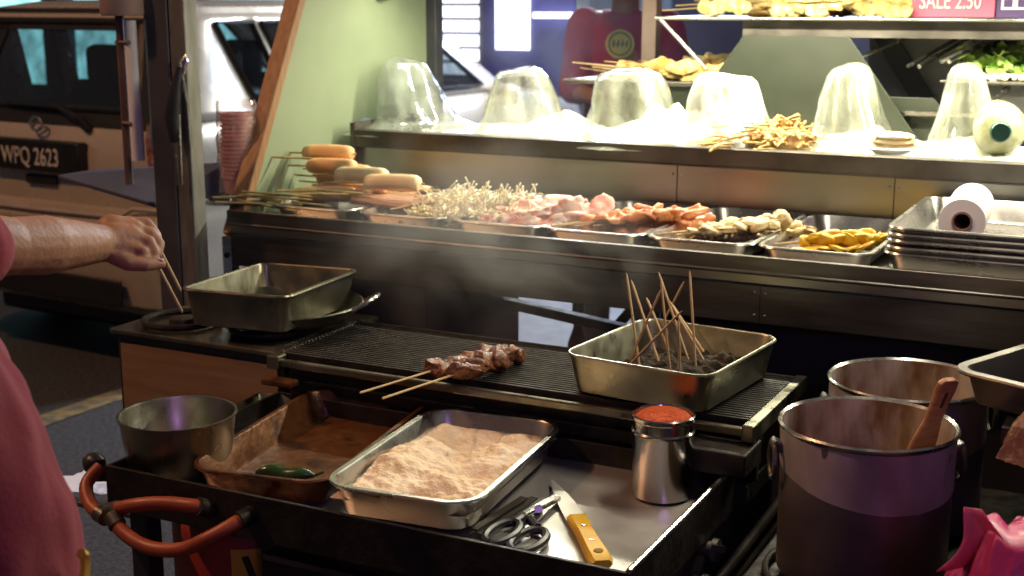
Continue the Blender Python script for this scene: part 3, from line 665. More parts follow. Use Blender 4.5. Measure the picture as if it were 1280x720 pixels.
# sausages: sticks out to the left
S = [('topmost tan sausage of the pile beside the green board', 378, 193, 3.02, K_sau), ('tan sausage directly beneath the topmost one', 387, 209, 2.98, K_sau), ('pale sausage in the middle of the pile', 418, 221, 2.92, K_sap), ('pale sausage nearest the ham slab', 452, 231, 2.88, K_sap)]
for l, u, v, y, K in S:
    p = gy(u, v, y); K.put(l, p-Vector((.125,0,0)), dirn(R(rnd(-4,5)), R(2)), group='sausage skewers on the display shelf')
for i in range(3):
    K_sau.put('%s tan sausage from the near edge in the lower layer of the sausage pile' % ORD[i], (-2.24+i*.03, 2.86+i*.05, 1.133+(i%3)*.010), dirn(R(6+rnd(-8,8)), R(2)), 0, group='sausage skewers on the display shelf')
for i, (x, y, z) in enumerate(((-2.20,3.04,1.150),(-2.19,3.05,1.185),(-2.185,3.00,1.172))):
    K_sau.put(['lowest tan sausage at the back of the pile against the riser', 'middle tan sausage at the back of the pile against the riser', 'tan sausage wedged under the two upper sausages', 'rearmost tan sausage half hidden by the pile'][i], (x-.08, y, z), dirn(R(rnd(-4,4)), 0), 0, group='sausage skewers on the display shelf')
# bare sticks under the sausages
def mk_stick(L=.24, r=.0022, mat=BAMBOO, nm='bamboo_stick'):
    def make():
        o = stick_mb(L, r).build(nm, mat, None, off=False); tag(o, '', 'stick'); return o
    return make
K_st = Kind(mk_stick(.25, .0030, nmat('olive_bamboo', (.66,.54,.24), (.50,.40,.15), rough=.6, scale=30, stretch=(1,12,12))))
for i in range(22):
    K_st.put('%s bare bamboo stick from the shelf edge, jutting left of the sausages' % ORD[i], (-2.33+rnd(0,.10)+(i*.012), 2.735+i*.014, 1.126+(i%4)*.009), dirn(R(rnd(-16,22)), R(rnd(-1,4))), 0, group='bamboo sticks jutting out left of the sausages')
K_st.put('lone bamboo stick leaning out against the green board above the others', (-2.36,2.93,1.225), dirn(R(4), R(1)), group='bamboo sticks jutting out left of the sausages')

# ---- upper deck: ice bed, plastic domes and what lies between them
def icefn(x, y):
    e = min(1, (x+2.0)/.12, (.30-x)/.1, (y-3.305)/.04, (3.66-y)/.05); e = max(0, e)
    bump = sum(hh*math.exp(-((x-cx)/.10)**2-((y-3.50)/.07)**2) for cx, hh in ((-1.62,.05),(-1.30,.075),(-1.12,.06),(-.72,.035),(-.47,.03)))*(1+.7*noise.noise(Vector((x*22, y*22, 7))))
    return (x, y, 1.259+e*(bump+.020+.016*noise.noise(Vector((x*9, y*9, 2)))+.03*max(0, noise.noise(Vector((x*3.1, y*5, 5)))) +.005*noise.noise(Vector((x*40, y*40, 1)))))
m = MB(); m.grid(-2.0, .30, 3.305, 3.66, 180, 36, icefn); ice = m.build('crushed_ice', ICE, None); tag(ice, None, None, None, 'stuff'); ice['label'] = 'white crushed ice bed along the upper deck'
def dome(label, u, w, vtop, mat, y=3.44, seed=0, square=.0, nm='plastic_cover', flare=1.0, top=.46, lean=.12):
    b = gy(u, 180, y); r = w; h = gy(u, vtop, y).z-1.262
    t = thing(nm, label, 'plastic cover', (b.x, y, 1.262), group='plastic covers on the upper deck')
    pr = [(1.55*flare,0),(1.28*flare,.05),(1.08,.16),(.95,.34),(.84,.55),(.74,.74),(.67,.87),(.56,.95),(.36,.99),(.0,1.0)]
    m = MB(); prof = []
    for i in range(len(pr)-1):
        for q in range(5):
            a = q/5; prof.append((r*(pr[i][0]*(1-a)+pr[i+1][0]*a)*(1-(1-top/.6)*.8*(pr[i][1]*(1-a)+pr[i+1][1]*a)), h*(pr[i][1]*(1-a)+pr[i+1][1]*a)))
    m.lathe(prof, 72, fn=lambda a, z: 1+.15*noise.noise(Vector((math.cos(a)*1.6, math.sin(a)*1.6, z*8+seed*4)))+.05*math.cos(4*a+seed)+.11*noise.noise(Vector((math.cos(a)*3.5+seed, math.sin(a)*3.5, z*5)))*(1.4-z/h)-.10*max(0, .25-abs(noise.noise(Vector((math.cos(a)*2.2+seed, math.sin(a)*2.2, z*9)))))+.02*noise.noise(Vector((math.cos(a)*9, math.sin(a)*9, z*25+seed))))
    for q in m.v: q.x += lean*r*(1-q.z/h)**1.5; q.z += .012*noise.noise(Vector((q.x*12+seed, q.y*12, 0)))*q.z/h
    m.build('shell', mat, t, off=False, angle=70)
    return t
dome('grey tinted plastic cover slumped at the left end of the upper deck', 508, .135, 72, DOME_GREY, seed=1, y=3.46, top=.46, flare=1.15, lean=.30)
dome('clear plastic cover in front of the violet column', 651, .118, 84, DOME_CLEAR, seed=2, top=.60)
dome('clear plastic cover in front of the person in maroon', 788, .140, 87, DOME_CLEAR, seed=3, top=.58)
dome('opaque milky plastic cover in front of the green hood panel', 906, .118, 92, DOME_MILKY, seed=4, flare=.9, top=.60)
dome('narrow clear plastic cover right of the fried noodles', 1057, .105, 80, DOME_CLEAR, seed=5, flare=1.15, top=.42)
dome('narrowest clear plastic cover beside the green capped bottle', 1202, .080, 80, DOME_CLEAR, seed=6, flare=1.2, top=.42)
t = thing('foil_parcel', 'crumpled shiny foil parcel inside the grey plastic cover', 'foil', tuple(gy(515,158,3.44)))
m = MB(); m.ball((0,0,.0), .07, 3, .5, 2.5, (1.1,.7,.5), 3); m.build('foil', FOIL, t, off=False, angle=25)
t = thing('blue_cloth', 'small crumpled light blue cloth at the left end of the upper deck', 'cloth', tuple(gy(445,152,3.40)))
m = MB(); m.ball((0,0,-.002), .038, 3, .5, 2.6, (1.2,.9,.48), 5); m.build('cloth', TROLLEY_BLUE, t, off=False, angle=30)
# fried noodles spilling over the lip
nc = gy(972,178,3.36)
t = thing('fried_noodles', 'heap of brown fried noodles spilling over the edge of the upper deck', 'noodles', tuple(nc))
m = MB(); rr = random.Random(9)
for i in range(260):
    a = rr.random()*2*PI; q = rr.random()**.6; c = Vector((math.cos(a)*.10*q, math.sin(a)*.07*q+.02, .062*(1-q*q)*rr.random()+.0))
    if i % 7 == 0: c += Vector((-.085, -.075, -.015+rr.random()*.012))
    d = Vector((rr.gauss(0,1), rr.gauss(0,.8), rr.gauss(0,.35))).normalized(); b = Vector((rr.gauss(0,1), rr.gauss(0,1), rr.gauss(-.3,.5)))*.4; L = rr.uniform(.03,.075)
    if i % 7 == 0: d = Vector((-.8, -.7, -.15+rr.gauss(0,.2))).normalized()
    m.tube([c+d*L*(s-.5)+b*L*(s-.5)**2 for s in (0,.25,.5,.75,1)], .0022+rr.random()*.0014, 5)
m.ball((0,.02,.0), .085, 3, .3, 3, (1,.75,.5), 2)
m.build('strands', NOODLE, t, off=False)
pc = gy(1112,180,3.38)
t = thing('white_plate', 'white plate with folded pale pancakes between two narrow covers', 'plate', (pc.x, pc.y+.02, 1.272))
m = MB(); m.lathe([(0,0),(.06,.002),(.082,.016),(.085,.018),(.080,.020),(.06,.008),(0,.006)], 36); m.build('dish', PAPER, t, off=False)
for i in range(3):
    m = MB(); m.ball((.004*i,-.01*i+.01,.018+i*.014), .060-.006*i, 3, .16, 2.4, (1.05,.8,.20), i); o = m.build('pancake', nmat('pancake', (.84,.74,.52), (.76,.56,.30), rough=.5, scale=20, bump=.3), t, off=False)
# bottle lying with its green cap to the customer
bc = gy(1250,163,3.34)
t = thing('sauce_bottle', 'pale yellow plastic bottle lying with its green cap pointing at us', 'bottle', (bc.x,bc.y,bc.z), R(9))
m = MB(); m.lathe([(0,.17),(.055,.17),(.062,.15),(.064,.05),(.060,.02),(.047,.0),(.030,-.014),(.022,-.02),(.02,-.03)], 40, fn=lambda a, z: 1+.03*math.cos(3*a)); m.v = [Vector((v.x, v.z, v.y)) for v in m.v]
m.build('bottle_body', BOTTLE_PL, t, off=False)
m = MB(); m.lathe([(.0,.16),(.05,.15),(.056,.05),(.045,.012),(0,.006)], 32); m.v = [Vector((v.x, v.z, v.y-.004)) for v in m.v]; m.build('sauce', nmat('mayonnaise', (.86,.83,.55), rough=.4), t, off=False)
m = MB(); m.lathe([(.0,-.055),(.021,-.055),(.0245,-.05),(.0245,-.024),(.0,-.024)], 28, fn=lambda a, z: 1+.015*math.cos(28*a)); m.v = [Vector((v.x, v.z, v.y)) for v in m.v]; m.build('cap', GREEN_CAP, t, off=False)

# ---- fried skewers on the upper trays
for i in range(14):
    x = -1.60+i*.030+rnd(-.01,.01); lay = i % 2
    K_fry.put('%s fried skewer from the left on the small hanging tray' % ORD[i], (x-.16+rnd(-.03,.03), 3.78+rnd(0,.14), 1.437+lay*.020+rnd(0,.01)), dirn(R(rnd(-28,22)), R(rnd(-6,-1))), rnd(0,6), group='fried skewers on the small hanging tray')
for i in range(16):
    K_fry.put('%s fried skewer from the left in the heap on the top shelf' % ORD[i], (-1.40+i*.030+rnd(-.03,.03), 3.74+rnd(0,.16), 1.620+(i%3)*.014), dirn(R(rnd(-20,20)), R(rnd(-2,5))), rnd(0,6), group='fried skewers heaped on the top shelf')
t = thing('wire_loop', 'thin dark wire hanging in a sagging arc over the fried food', 'wire', (-.9,3.64,1.68))
m = MB(); m.tube([(-1.30+i*.06, 3.64, 1.655+.0022*(i-6)**2) for i in range(13)], .0035, 6); m.build('wire', BLACK_PLASTIC, t)
def leaf_clump(m, c, n, s, rr):
    for i in range(n):
        o = c+Vector((rr.gauss(0,s*1.2), rr.gauss(0,s*.8), abs(rr.gauss(0,s*.8)))); a = rr.random()*6.28; tilt = rr.uniform(-.9,.9)
        M = Matrix.Translation(o) @ Euler((tilt, rr.uniform(-.7,.7), a)).to_matrix().to_4x4(); k = rr.uniform(.6,1.1)*s*1.1
        m.grid(-1,1,-1,1,6,6, lambda x, y: M @ Vector((x*k*(1-.35*y*y), y*k, k*(.35*x*x+.18*math.sin(5*x+3*y+i)+.12*math.cos(7*y+i)))))
rr = random.Random(5); K_leaf = None
for i in range(2):
    p = gy(1252+i*42, 80, 3.86); t = thing('lettuce_head', ['bunch of curly green lettuce on the right hanging tray', 'bunch of curly green lettuce cut by the right picture edge'][i], 'lettuce', (p.x,3.84,1.440), group='lettuce on the right hanging tray')
    m = MB(); leaf_clump(m, Vector((0,0,.022)), 26, .030, rr); m.build('leaves', LETTUCE, t, off=False)
t = thing('garlic_heap', 'chopped white garlic spread in front of the lettuce', 'garlic', (-.46,3.74,1.441))
m = MB()
for i in range(60): m.ball((rr.uniform(-.11,.22), rr.uniform(-.02,.05), rr.uniform(.004,.016)), rr.uniform(.006,.012), 1, .4, 2, (1,1,.7), i)
m.build('pieces', ENOKI, t, off=False)

# ---- cups on the round bracket tray
def mk_cup():
    m = MB(); m.lathe([(.0,0),(.036,0),(.039,.02),(.043,.042),(.0475,.044),(.0475,.049),(.043,.049),(.0405,.042),(.036,.02),(.034,.003),(0,.003)], 28, fn=lambda a, z: 1+.02*noise.noise(Vector((math.cos(a)*2, math.sin(a)*2, z*30))))
    o = m.build('plastic_cup', CUP_PINK, None, off=False); tag(o, '', 'cup'); return o
K_cup = Kind(mk_cup)
cb = gy(299, 226, 2.90)
for i in range(16):
    K_cup.put('%s pink plastic cup from the bottom of the bagged stack beside the wooden edge' % ORD[i], (cb.x+rnd(-.003,.003), cb.y+rnd(-.003,.003), 1.128+i*.0115), rz=rnd(0,6), group='pink cups stacked on the round bracket tray')
t = thing('cup_bag', 'thin clear bag pulled over the stack of pink cups', 'bag', (cb.x,cb.y,1.128))
m = MB(); m.lathe([(.054,0),(.056,.03),(.053,.06),(.057,.09),(.054,.12),(.057,.15),(.054,.18),(.057,.20),(.052,.225),(.055,.245),(.05,.255)], 40, fn=lambda a, z: 1+.12*noise.noise(Vector((math.cos(a)*4, math.sin(a)*4, z*34)))+.08*noise.noise(Vector((math.cos(a)*9, math.sin(a)*9, z*60)))); m.build('film', BAG_CLEAR, t, off=False)
# tongs and scissors hung on the side post
t = thing('hanging_tongs', 'black handled tongs hanging from the near left post', 'tongs', (-2.262,2.59,1.19))
m = MB(); m.tube([(-2.262,2.585,1.37),(-2.272,2.58,1.30),(-2.270,2.585,1.192)], [.006,.005,.004], 8); m.tube([(-2.255,2.585,1.37),(-2.252,2.58,1.30),(-2.258,2.585,1.192)], [.006,.005,.004], 8); m.build('prong', STEEL_RIM, t)
m = MB(); m.tube([(-2.245,2.588,1.49),(-2.262,2.585,1.43),(-2.272,2.582,1.36),(-2.268,2.582,1.30)], [.008,.016,.022,.012], 10); m.build('grip', BLACK_PLASTIC, t)
m = MB(); m.tube([(-2.238,2.59,1.47),(-2.232,2.60,1.50),(-2.236,2.60,1.515),(-2.246,2.59,1.50),(-2.236,2.596,1.40),(-2.234,2.6,1.28)], .0045, 6); m.build('hook_wire', STEEL_RIM, t)

# ================================================================== STOVE on the left
t = thing('gas_stove', 'low gas stove box with a warm brown front at the left end of the grill', 'stove', (-1.9,2.4,0))
m = MB(); m.box((-2.14,2.205,.56),(-1.67,2.56,.905)); m.build('body', BLACK, t, smooth=False, bevel=.004)
m = MB(); m.box((-2.125,2.198,.58),(-1.685,2.204,.885)); m.build('front_panel', ORANGE_STEEL, t, smooth=False)
m = MB(); m.box((-2.15,2.19,.906),(-1.665,2.57,.918)); m.build('top_plate', STEEL_GREASY, t, smooth=False, bevel=.003)
for cx, cy in ((-2.03,2.30),(-1.80,2.33)):
    m = MB(); m.tube([(cx+.085*math.cos(a), cy+.085*math.sin(a), .928) for a in [2*PI*k/28 for k in range(29)]], .008, 8); o = m.build('burner_ring', IRON, t)
    m = MB(); m.lathe([(0,0),(.03,0),(.028,.014),(.012,.018),(0,.018)], 20, c=(cx,cy,.918)); m.build('burner_cap', STEEL_DARK, o)
for x in (-2.11,-1.70):
    for y in (2.23,2.53):
        m = MB(); m.box((x-.015,y-.015,0),(x+.015,y+.015,.56)); m.build('leg', BLACK, t, smooth=False)
# frying pan and deep pan
t = thing('frying_pan', 'round black frying pan with loop handles beneath the deep steel pan', 'pan', (-1.80,2.385,.935))
m = MB(); m.lathe([(0,0),(.12,.0),(.15,.012),(.178,.036),(.182,.040),(.178,.042),(.15,.018),(.12,.005),(0,.005)], 44); m.build('pan_body', STEEL_GREASY, t, off=False)
for a0 in (R(18), R(198)):
    m = MB(); c, s = math.cos(a0), math.sin(a0)
    m.tube([(.172*c-w*s, .172*s+w*c, .036) if k == 0 else ((.172+k)*c-w*s, (.172+k)*s+w*c, .036+k*.55) for k, w in ((0,-.045),(.03,-.040),(.045,-.02),(.048,0),(.045,.02),(.03,.040),(0,.045))], .0055, 8); m.build('handle', STEEL_RIM, t, off=False)
o = tray_mb(.268, .365, .088, .010, .022, .010).build('deep_pan', STEEL_GREASY, None, off=False, angle=30); o.location = (-1.815,2.365,.945); o.rotation_euler = (R(-1.5),0,R(8))
tag(o, 'deep greasy rectangular steel pan standing on the frying pan on the stove', 'pan')

# ================================================================== GRILL
t = thing('skewer_grill', 'long black grill with steel bars across and a pale front rail', 'grill', (-1.15,2.33,0.8))
m = MB(); m.box((-1.655,2.225,.800),(-.645,2.50,.895)); m.build('firebox', BLACK, t, smooth=False, bevel=.004)
m = MB(); m.box((-1.66,2.156,.898),(-.625,2.172,.914)); m.build('front_rail', STEEL_GREASY, t, smooth=False, bevel=.003)
m = MB(); m.box((-1.66,2.490,.893),(-.625,2.515,.918)); m.build('back_rail', STEEL_GREASY, t, smooth=False, bevel=.003)
m = MB(); m.box((-1.675,2.150,.893),(-1.645,2.515,.922)); m.build('side_rail', STEEL_GREASY, t, smooth=False, bevel=.003)
m = MB(); m.box((-.645,2.152,.890),(-.622,2.512,.922)); m.build('side_rail', STEEL_USED, t, smooth=False, bevel=.003)
m = MB(); n = 24
for i in range(n):
    y = 2.186+i*(2.484-2.186)/(n-1); m.box((-1.660,y-.0035,.900),(-.64,y+.0035,.924))
m.build('grate', IRON, t, smooth=False, bevel=.0012)
m = MB(); m.box((-.93,2.186,.912),(-.655,2.484,.919)); m.build('slotted_plate', STEEL_DARK, t, smooth=False)
m = MB(); m.box((-1.64,2.19,.84),(-.66,2.48,.862)); m.build('coal_bed', IRON, t, smooth=False)
for i in range(24):
    y = 2.186+i*(2.484-2.186)/23; 
m = MB()
for i in range(24):
    y = 2.186+i*(2.484-2.186)/23; m.box((-1.680,y-.0028,.9235),(-1.655,y+.0028,.928))
m.build('bar_end', STEEL_RIM, t, smooth=False)
m = MB(); m.box((-1.66,2.205,.800),(-.63,2.222,.892)); m.build('front_panel', IRON, t, smooth=False, bevel=.003)
m = MB(); m.box((-.80,2.10,.842),(-.62,2.20,.885)); m.build('corner_block', IRON, t, smooth=False, bevel=.004)
m = MB(); m.box((-1.665,2.115,.868),(-1.59,2.148,.882)); m.build('corner_bracket', RUST, t, smooth=False, bevel=.004)

# grilled skewers
K_gr = Kinds(mk_skewer('grilled_skewer', 'grilled skewer', .43, .205, .0195, 7, GRILLED, 'meat', .6, .7, 14, BAMBOO))
a, b = gz(450,491,.955), gz(655,428,.943); K_gr.put('glazed brown skewer on the grill lying further from us, with its meat to the left', a, b-a, 0, group='glazed skewers on the grill')
a, b = gz(478,498,.955), gz(664,436,.945); K_gr.put('glazed brown skewer on the grill lying nearer to us, its stick over the flour pan', a, b-a, 1.8, group='glazed skewers on the grill')

# tray of char with used sticks
o = tray_mb(.305, .345, .080, .006, .035, .012).build('deep_tray', STEEL_USED, None, off=False, angle=30); o.location = (-.836,2.325,.925); o.rotation_euler = (0,0,R(-6))
tag(o, 'deep stained steel tray of char standing on the right end of the grill', 'tray')
t = thing('char_heap', 'dark lumpy char and ash filling the bottom of the deep steel tray', 'char', (-.836,2.325,.929), R(-6))
m = MB(); m.grid(-.118,.118,-.15,.15,56,64, lambda x, y: (x, y, .008+.016*min(1, (.118-abs(x))/.03+.3, (.15-abs(y))/.03+.3)*(.9+1.2*abs(noise.noise(Vector((x*26, y*26, 1))))+.7*noise.noise(Vector((x*60, y*60, 3)))+.9*noise.noise(Vector((x*9,y*9,4))))))
m.build('lumps', SAND, t, off=False, angle=60)
K_used = Kind(mk_stick(.205, .0024, BAMBOO_DARK, 'used_stick'))
US = [(783,341,800,462),(789,350,826,460),(823,340,862,455),(808,372,838,442),(826,362,782,462),(862,339,870,465),(855,352,815,430),(836,375,884,458),(852,389,780,463),(826,348,838,468),(848,400,850,470),(838,378,888,452)]
for i, (u0,v0,u1,v1) in enumerate(US):
    b = gz(u1, v1, .945); a = gy(u0, v0, b.y+rnd(-.012,.03)); K_used.put('%s used stick standing in the char, counted by its upper end from the left' % ORD[sorted(range(12), key=lambda q: US[q][0]).index(i)], b-(a-b)*.05, a-b, 0, group='used sticks stuck in the tray of char').scale.x = (a-b).length*1.05/.205

# ================================================================== WORK TABLE
t = thing('work_table', 'black steel work table with a shallow tray top in front of the grill', 'table', (-1.15,2.1,0))
TX0, TX1, TY0, TY1, TZ, TF = -1.66, -.665, 1.675, 2.175, .836, .795
m = MB(); m.box((TX0,TY0,.783),(TX1,TY1,TF)); m.build('tray_floor', STEEL_TABLE, t, smooth=False)
m = MB()
m.box((TX0-.008,TY0-.008,.755),(TX1+.008,TY0,TZ)); m.box((TX0-.008,TY1,.783),(TX1+.008,TY1+.008,TZ)); m.box((TX0-.008,TY0,.755),(TX0,TY1,TZ)); m.box((TX1,TY0,.755),(TX1+.008,TY1,TZ))
m.build('tray_wall', IRON, t, smooth=False, bevel=.0015)
m = MB(); m.tube([(TX1+.004,TY0-.004,TZ+.001),(TX1+.004,TY1+.004,TZ+.001)], .005, 8); m.build('bright_edge', STEEL_RIM, t)
m = MB(); m.box((-1.64,2.184,.76),(-.64,2.52,.798)); m.build('back_ledge', BLACK, t, smooth=False, bevel=.003)
for x in (-1.63,-.70):
    for y in (1.72,2.48):
        m = MB(); m.box((x-.02,y-.02,0),(x+.02,y+.02,.755)); m.build('leg', BLACK, t, smooth=False, bevel=.003)
m = MB(); m.box((-1.38,1.735,.60),(-.69,1.75,.755)); m.build('front_apron', IRON, t, smooth=False)
m = MB(); m.bar((-1.36,1.722,.705),(-.70,1.722,.70),.02,.012); m.build('front_bar', STEEL_DARK, t, bevel=.002)
m = MB(); m.box((-1.30,1.80,.30),(-.72,2.44,.32)); m.build('lower_shelf', IRON, t, smooth=False)
m = MB(); m.box((-.695,1.70,.34),(-.680,2.45,.755)); m.build('side_panel', BLACK, t, smooth=False, bevel=.003)
m = MB(); m.box((-1.93,1.765,.690),(-1.66,1.93,.700)); m.build('side_wing', STEEL_DARK, t, smooth=False, bevel=.002)
for (u, v) in ((890,660),(885,688)):
    p = gz(u, v, .76); y = {660:2.03,688:1.98}[v]; z = {660:.735,688:.69}[v]
    m = MB(); m.tube([(-.68,y,z),(-.645,y,z)], .014, 12); m.tube([(-.650,y,z),(-.640,y,z)], .020, 14); vv = m.build('gas_valve', STEEL_DARK, t)
    m = MB(); m.bar((-.642,y-.022,z+.012),(-.638,y+.022,z-.006),.008,.012); m.build('valve_lever', BLACK_PLASTIC, vv)
for dz in (0,-.035):
    m = MB(); m.tube([(-.655,2.02,.655+dz),(-.648,2.16,.668+dz),(-.640,2.44,.69+dz)], .010, 10); m.build('gas_pipe', STEEL_DARK, t)
m = MB(); m.tube([(-.652,1.985,.645),(-.652,2.035,.650)], .019, 12); m.build('pipe_coupling', nmat('blue_coupling', (.10,.10,.30), (.06,.06,.2), rough=.3), t)
m = MB(); m.tube([(-1.68,1.72,.800),(-1.72,1.715,.795),(-1.745,1.71,.792)], .014, 10); vv = m.build('inlet_valve', BLACK, t)
m = MB(); m.ball((-1.735,1.708,.815), .022, 2, .25, 4); m.build('inlet_knob', BLACK_PLASTIC, vv)

# white plastic scraps on the wing
t = thing('plastic_scrap', 'crumpled white plastic scrap with an added glow on the side wing of the table', 'scrap', tuple(gz(115,606,.702)))
m = MB(); m.ball((0,0,.004), .055, 3, .7, 2.4, (1.1,.8,.25), 8); m.build('film', emat('glowing_white_scrap', (.8,.8,.9), .35) , t, off=False, angle=25)  # slight emission stands in for the light the scrap catches
# hoses
def hose(label, pts, clampat):
    t = thing('gas_hose', label, 'hose', tuple(pts[0]), group='orange gas hoses at the left of the table')
    q = []
    P = [Vector(p) for p in pts]
    for i in range(len(P)-1):
        p0, p1, p2, p3 = P[max(i-1,0)], P[i], P[i+1], P[min(i+2,len(P)-1)]
        for k in range(6):
            s = k/6; q.append(.5*((2*p1)+(p2-p0)*s+(2*p0-5*p1+4*p2-p3)*s*s+(3*p1-p0-3*p2+p3)*s**3))
    q.append(P[-1]); m = MB(); m.tube(q, .0125, 12); m.build('rubber_tube', ORANGE_HOSE, t)
    if q[-1].y > 1.69:
        k = next(i for i in range(len(q)) if q[i].y > 1.655 and i > len(q)//2); d = (q[k]-q[k-1]).normalized(); m = MB(); m.tube([q[k]-d*.016, q[k]+d*.012], .0165, 14); m.build('hose_collar', IRON, t)
    d = (q[clampat+1]-q[clampat]).normalized(); m = MB(); m.tube([q[clampat]-d*.012, q[clampat]+d*.012], .0155, 14); m.build('hose_clamp', STEEL_DARK, t)
H = [gy(125,584,1.70), gy(108,606,1.665), gy(114,632,1.64), gy(134,648,1.625)]
hose('short orange gas hose bending down from the inlet valve', H, 16)
H = [gy(134,640,1.625), gy(165,632,1.625), gy(205,629,1.64), gy(252,634,1.65), gy(268,640,1.70)]
hose('upper orange gas hose running straight under the table edge', H, 2)
H = [gy(140,645,1.61), gy(155,666,1.60), gy(185,684,1.595), gy(225,687,1.60), (gy(262,672,1.61)), gy(308,646,1.66), gy(330,636,1.73)]
hose('lower orange gas hose sagging in a loop below the table edge', H, 2)
# gas cylinder under the table
gcx = gz(298, 700, .55)
t = thing('gas_cylinder', 'red gas cylinder with a yellow label standing under the work table', 'gas cylinder', (-1.575,1.955,0))
m = MB(); m.lathe([(0,.03),(.13,.03),(.15,.06),(.153,.10),(.153,.655),(.14,.685),(.10,.705),(.05,.71),(0,.71)], 40); m.build('tank', RED_CYL, t, off=False)
m = MB(); m.lathe([(.12,0),(.13,0),(.13,.05),(.12,.05),(.12,0)], 32); m.build('foot_ring', RED_CYL, t, off=False)
m = MB(); m.tube([(0,0,.70),(0,0,.745)], .02, 12); m.tube([(-.03,0,.735),(.03,0,.735)], .010, 10); m.build('valve', STEEL_DARK, t, off=False)
m = MB(); az = R(-55)
m.grid(-.20,.20,.575,.648,10,4, lambda a, z: (.1545*math.cos(az+a), .1545*math.sin(az+a), z)); lb = m.build('label', YELLOW_LABEL, t, off=False)
m = MB(); m.bar(((.158)*math.cos(az-.03), .158*math.sin(az-.03), .635),(.158*math.cos(az+.06), .158*math.sin(az+.06), .59),.014,.004); m.build('flame_mark', BLACK, lb, off=False)

# pans on the table
o = tray_mb(.13, .30, .032, .008, .012, .006).build('flat_tray', STEEL_USED, None, off=False, angle=30); o.location = (-1.628,2.035,.800); o.rotation_euler = (0,0,R(10)); tag(o, 'shallow dark steel tray half hidden behind the round pot', 'tray')
t = thing('round_pot', 'small round steel pot on the left front corner of the work table', 'pot', tuple(Vector((gy(222,520,1.79).x, 1.79, .797))))
m = MB(); m.lathe([(0,0),(.078,0),(.088,.006),(.094,.02),(.105,.108),(.1085,.1095),(.1085,.1125),(.104,.1125),(.1025,.108),(.091,.02),(.08,.006),(0,.005)], 56); m.build('bowl', STEEL_USED, t, off=False)
m = MB(); m.lathe([(0,.0),(.09,.0)], 30, c=(0,0,.018)); m.build('oil', SAUCE, t, off=False)
o = tray_mb(.276, .515, .056, .011, .045, .012).build('rusty_pan', RUST, None, off=False, angle=30); o.location = (-1.413,1.962,.797); o.rotation_euler = (0,0,R(9)); tag(o, 'rust brown rectangular pan with a green chilli, left of the flour pan', 'pan')
c = gz(357,600,.805); t = thing('green_chilli', 'shiny dark green chilli lying in the near corner of the rusty pan', 'chilli', (c.x,c.y,.816), R(20))
m = MB(); m.tube([(-.055+.011*i, .004*math.sin(i*.5), .003*math.sin(i*.9)) for i in range(11)], [.004,.010,.013,.0145,.0135,.0145,.015,.014,.012,.008,.003], 14); m.build('pod', CHILI_GREEN, t, off=False)
m = MB(); m.tube([(.054,.0,.0),(.07,.004,.006)], [.003,.0022], 8); m.build('stem', CHILI_GREEN, t, off=False)
o = tray_mb(.285, .462, .062, .012, .05, .012).build('flour_pan', STEEL, None, off=False, angle=30); o.location = (-1.110,1.938,.806); o.rotation_euler = (0,0,R(5.5)); tag(o, 'bright steel pan heaped with pale peanut powder on the work table', 'pan')
t = thing('peanut_powder', 'pale tan lumpy peanut powder heaped in the bright pan', 'powder', (-1.110,1.938,.809), R(5.5))
def pw(x, y):
    ex, ey = .126-abs(x), .213-abs(y); e = max(0, min(1, min(ex, ey)/.012))
    f = .024+.013*noise.noise(Vector((x*9+2, y*8, 1)))+.009*noise.noise(Vector((x*24, y*24, 2)))+.004*noise.noise(Vector((x*70, y*70, 3)))
    f += .032*math.exp(-((x+.085)/.06)**2)*math.exp(-((y+.02)/.14)**2)+.026*math.exp(-((x-.06)/.05)**2-((y-.10)/.08)**2)+.017*math.exp(-((x-.03)/.08)**2-((y+.08)/.07)**2)
    f -= .040*math.exp(-((x+.02)/.055)**2-((y-.15)/.042)**2)+.018*math.exp(-((x-.03)/.045)**2-((y+.15)/.04)**2)+.012*math.exp(-((x-.045)/.025)**2-((y+.02)/.03)**2)
    return (x, y, .030*(1-e)+max(.004, f)*e)
m = MB(); m.grid(-.1265,.1265,-.2135,.2135,120,200, pw); m.build('heap', FLOUR, t, off=False, angle=80)
# chilli jar
jc = gz(827,616,.80)
t = thing('chilli_jar', 'steel jar heaped with red chilli powder in the work tray', 'jar', (jc.x,jc.y,.7965))
m = MB(); m.lathe([(0,0),(0.0480,0),(0.0528,.004),(0.0534,.112),(0.0558,.116),(0.0558,.121),(0.0528,.124),(0.0528,.140),(0.0558,.143),(0.0558,.149),(0.0534,.151),(0.0516,.148),(0.0510,.11),(0.0498,.004),(0,.003)], 48); m.build('jar_body', nmat('jar_steel', (.55,.53,.52), (.45,.43,.42), rough=.10, r2=.18, metal=1, scale=7), t, off=False)
m = MB(); m.lathe([(0,.158),(0.0144,.1575),(0.0312,.1545),(0.0456,.1475),(0.0510,.143)], 40, fn=lambda a, z: 1+.04*noise.noise(Vector((math.cos(a)*3, math.sin(a)*3, z*80)))); m.build('powder', CHILI, t, off=False)
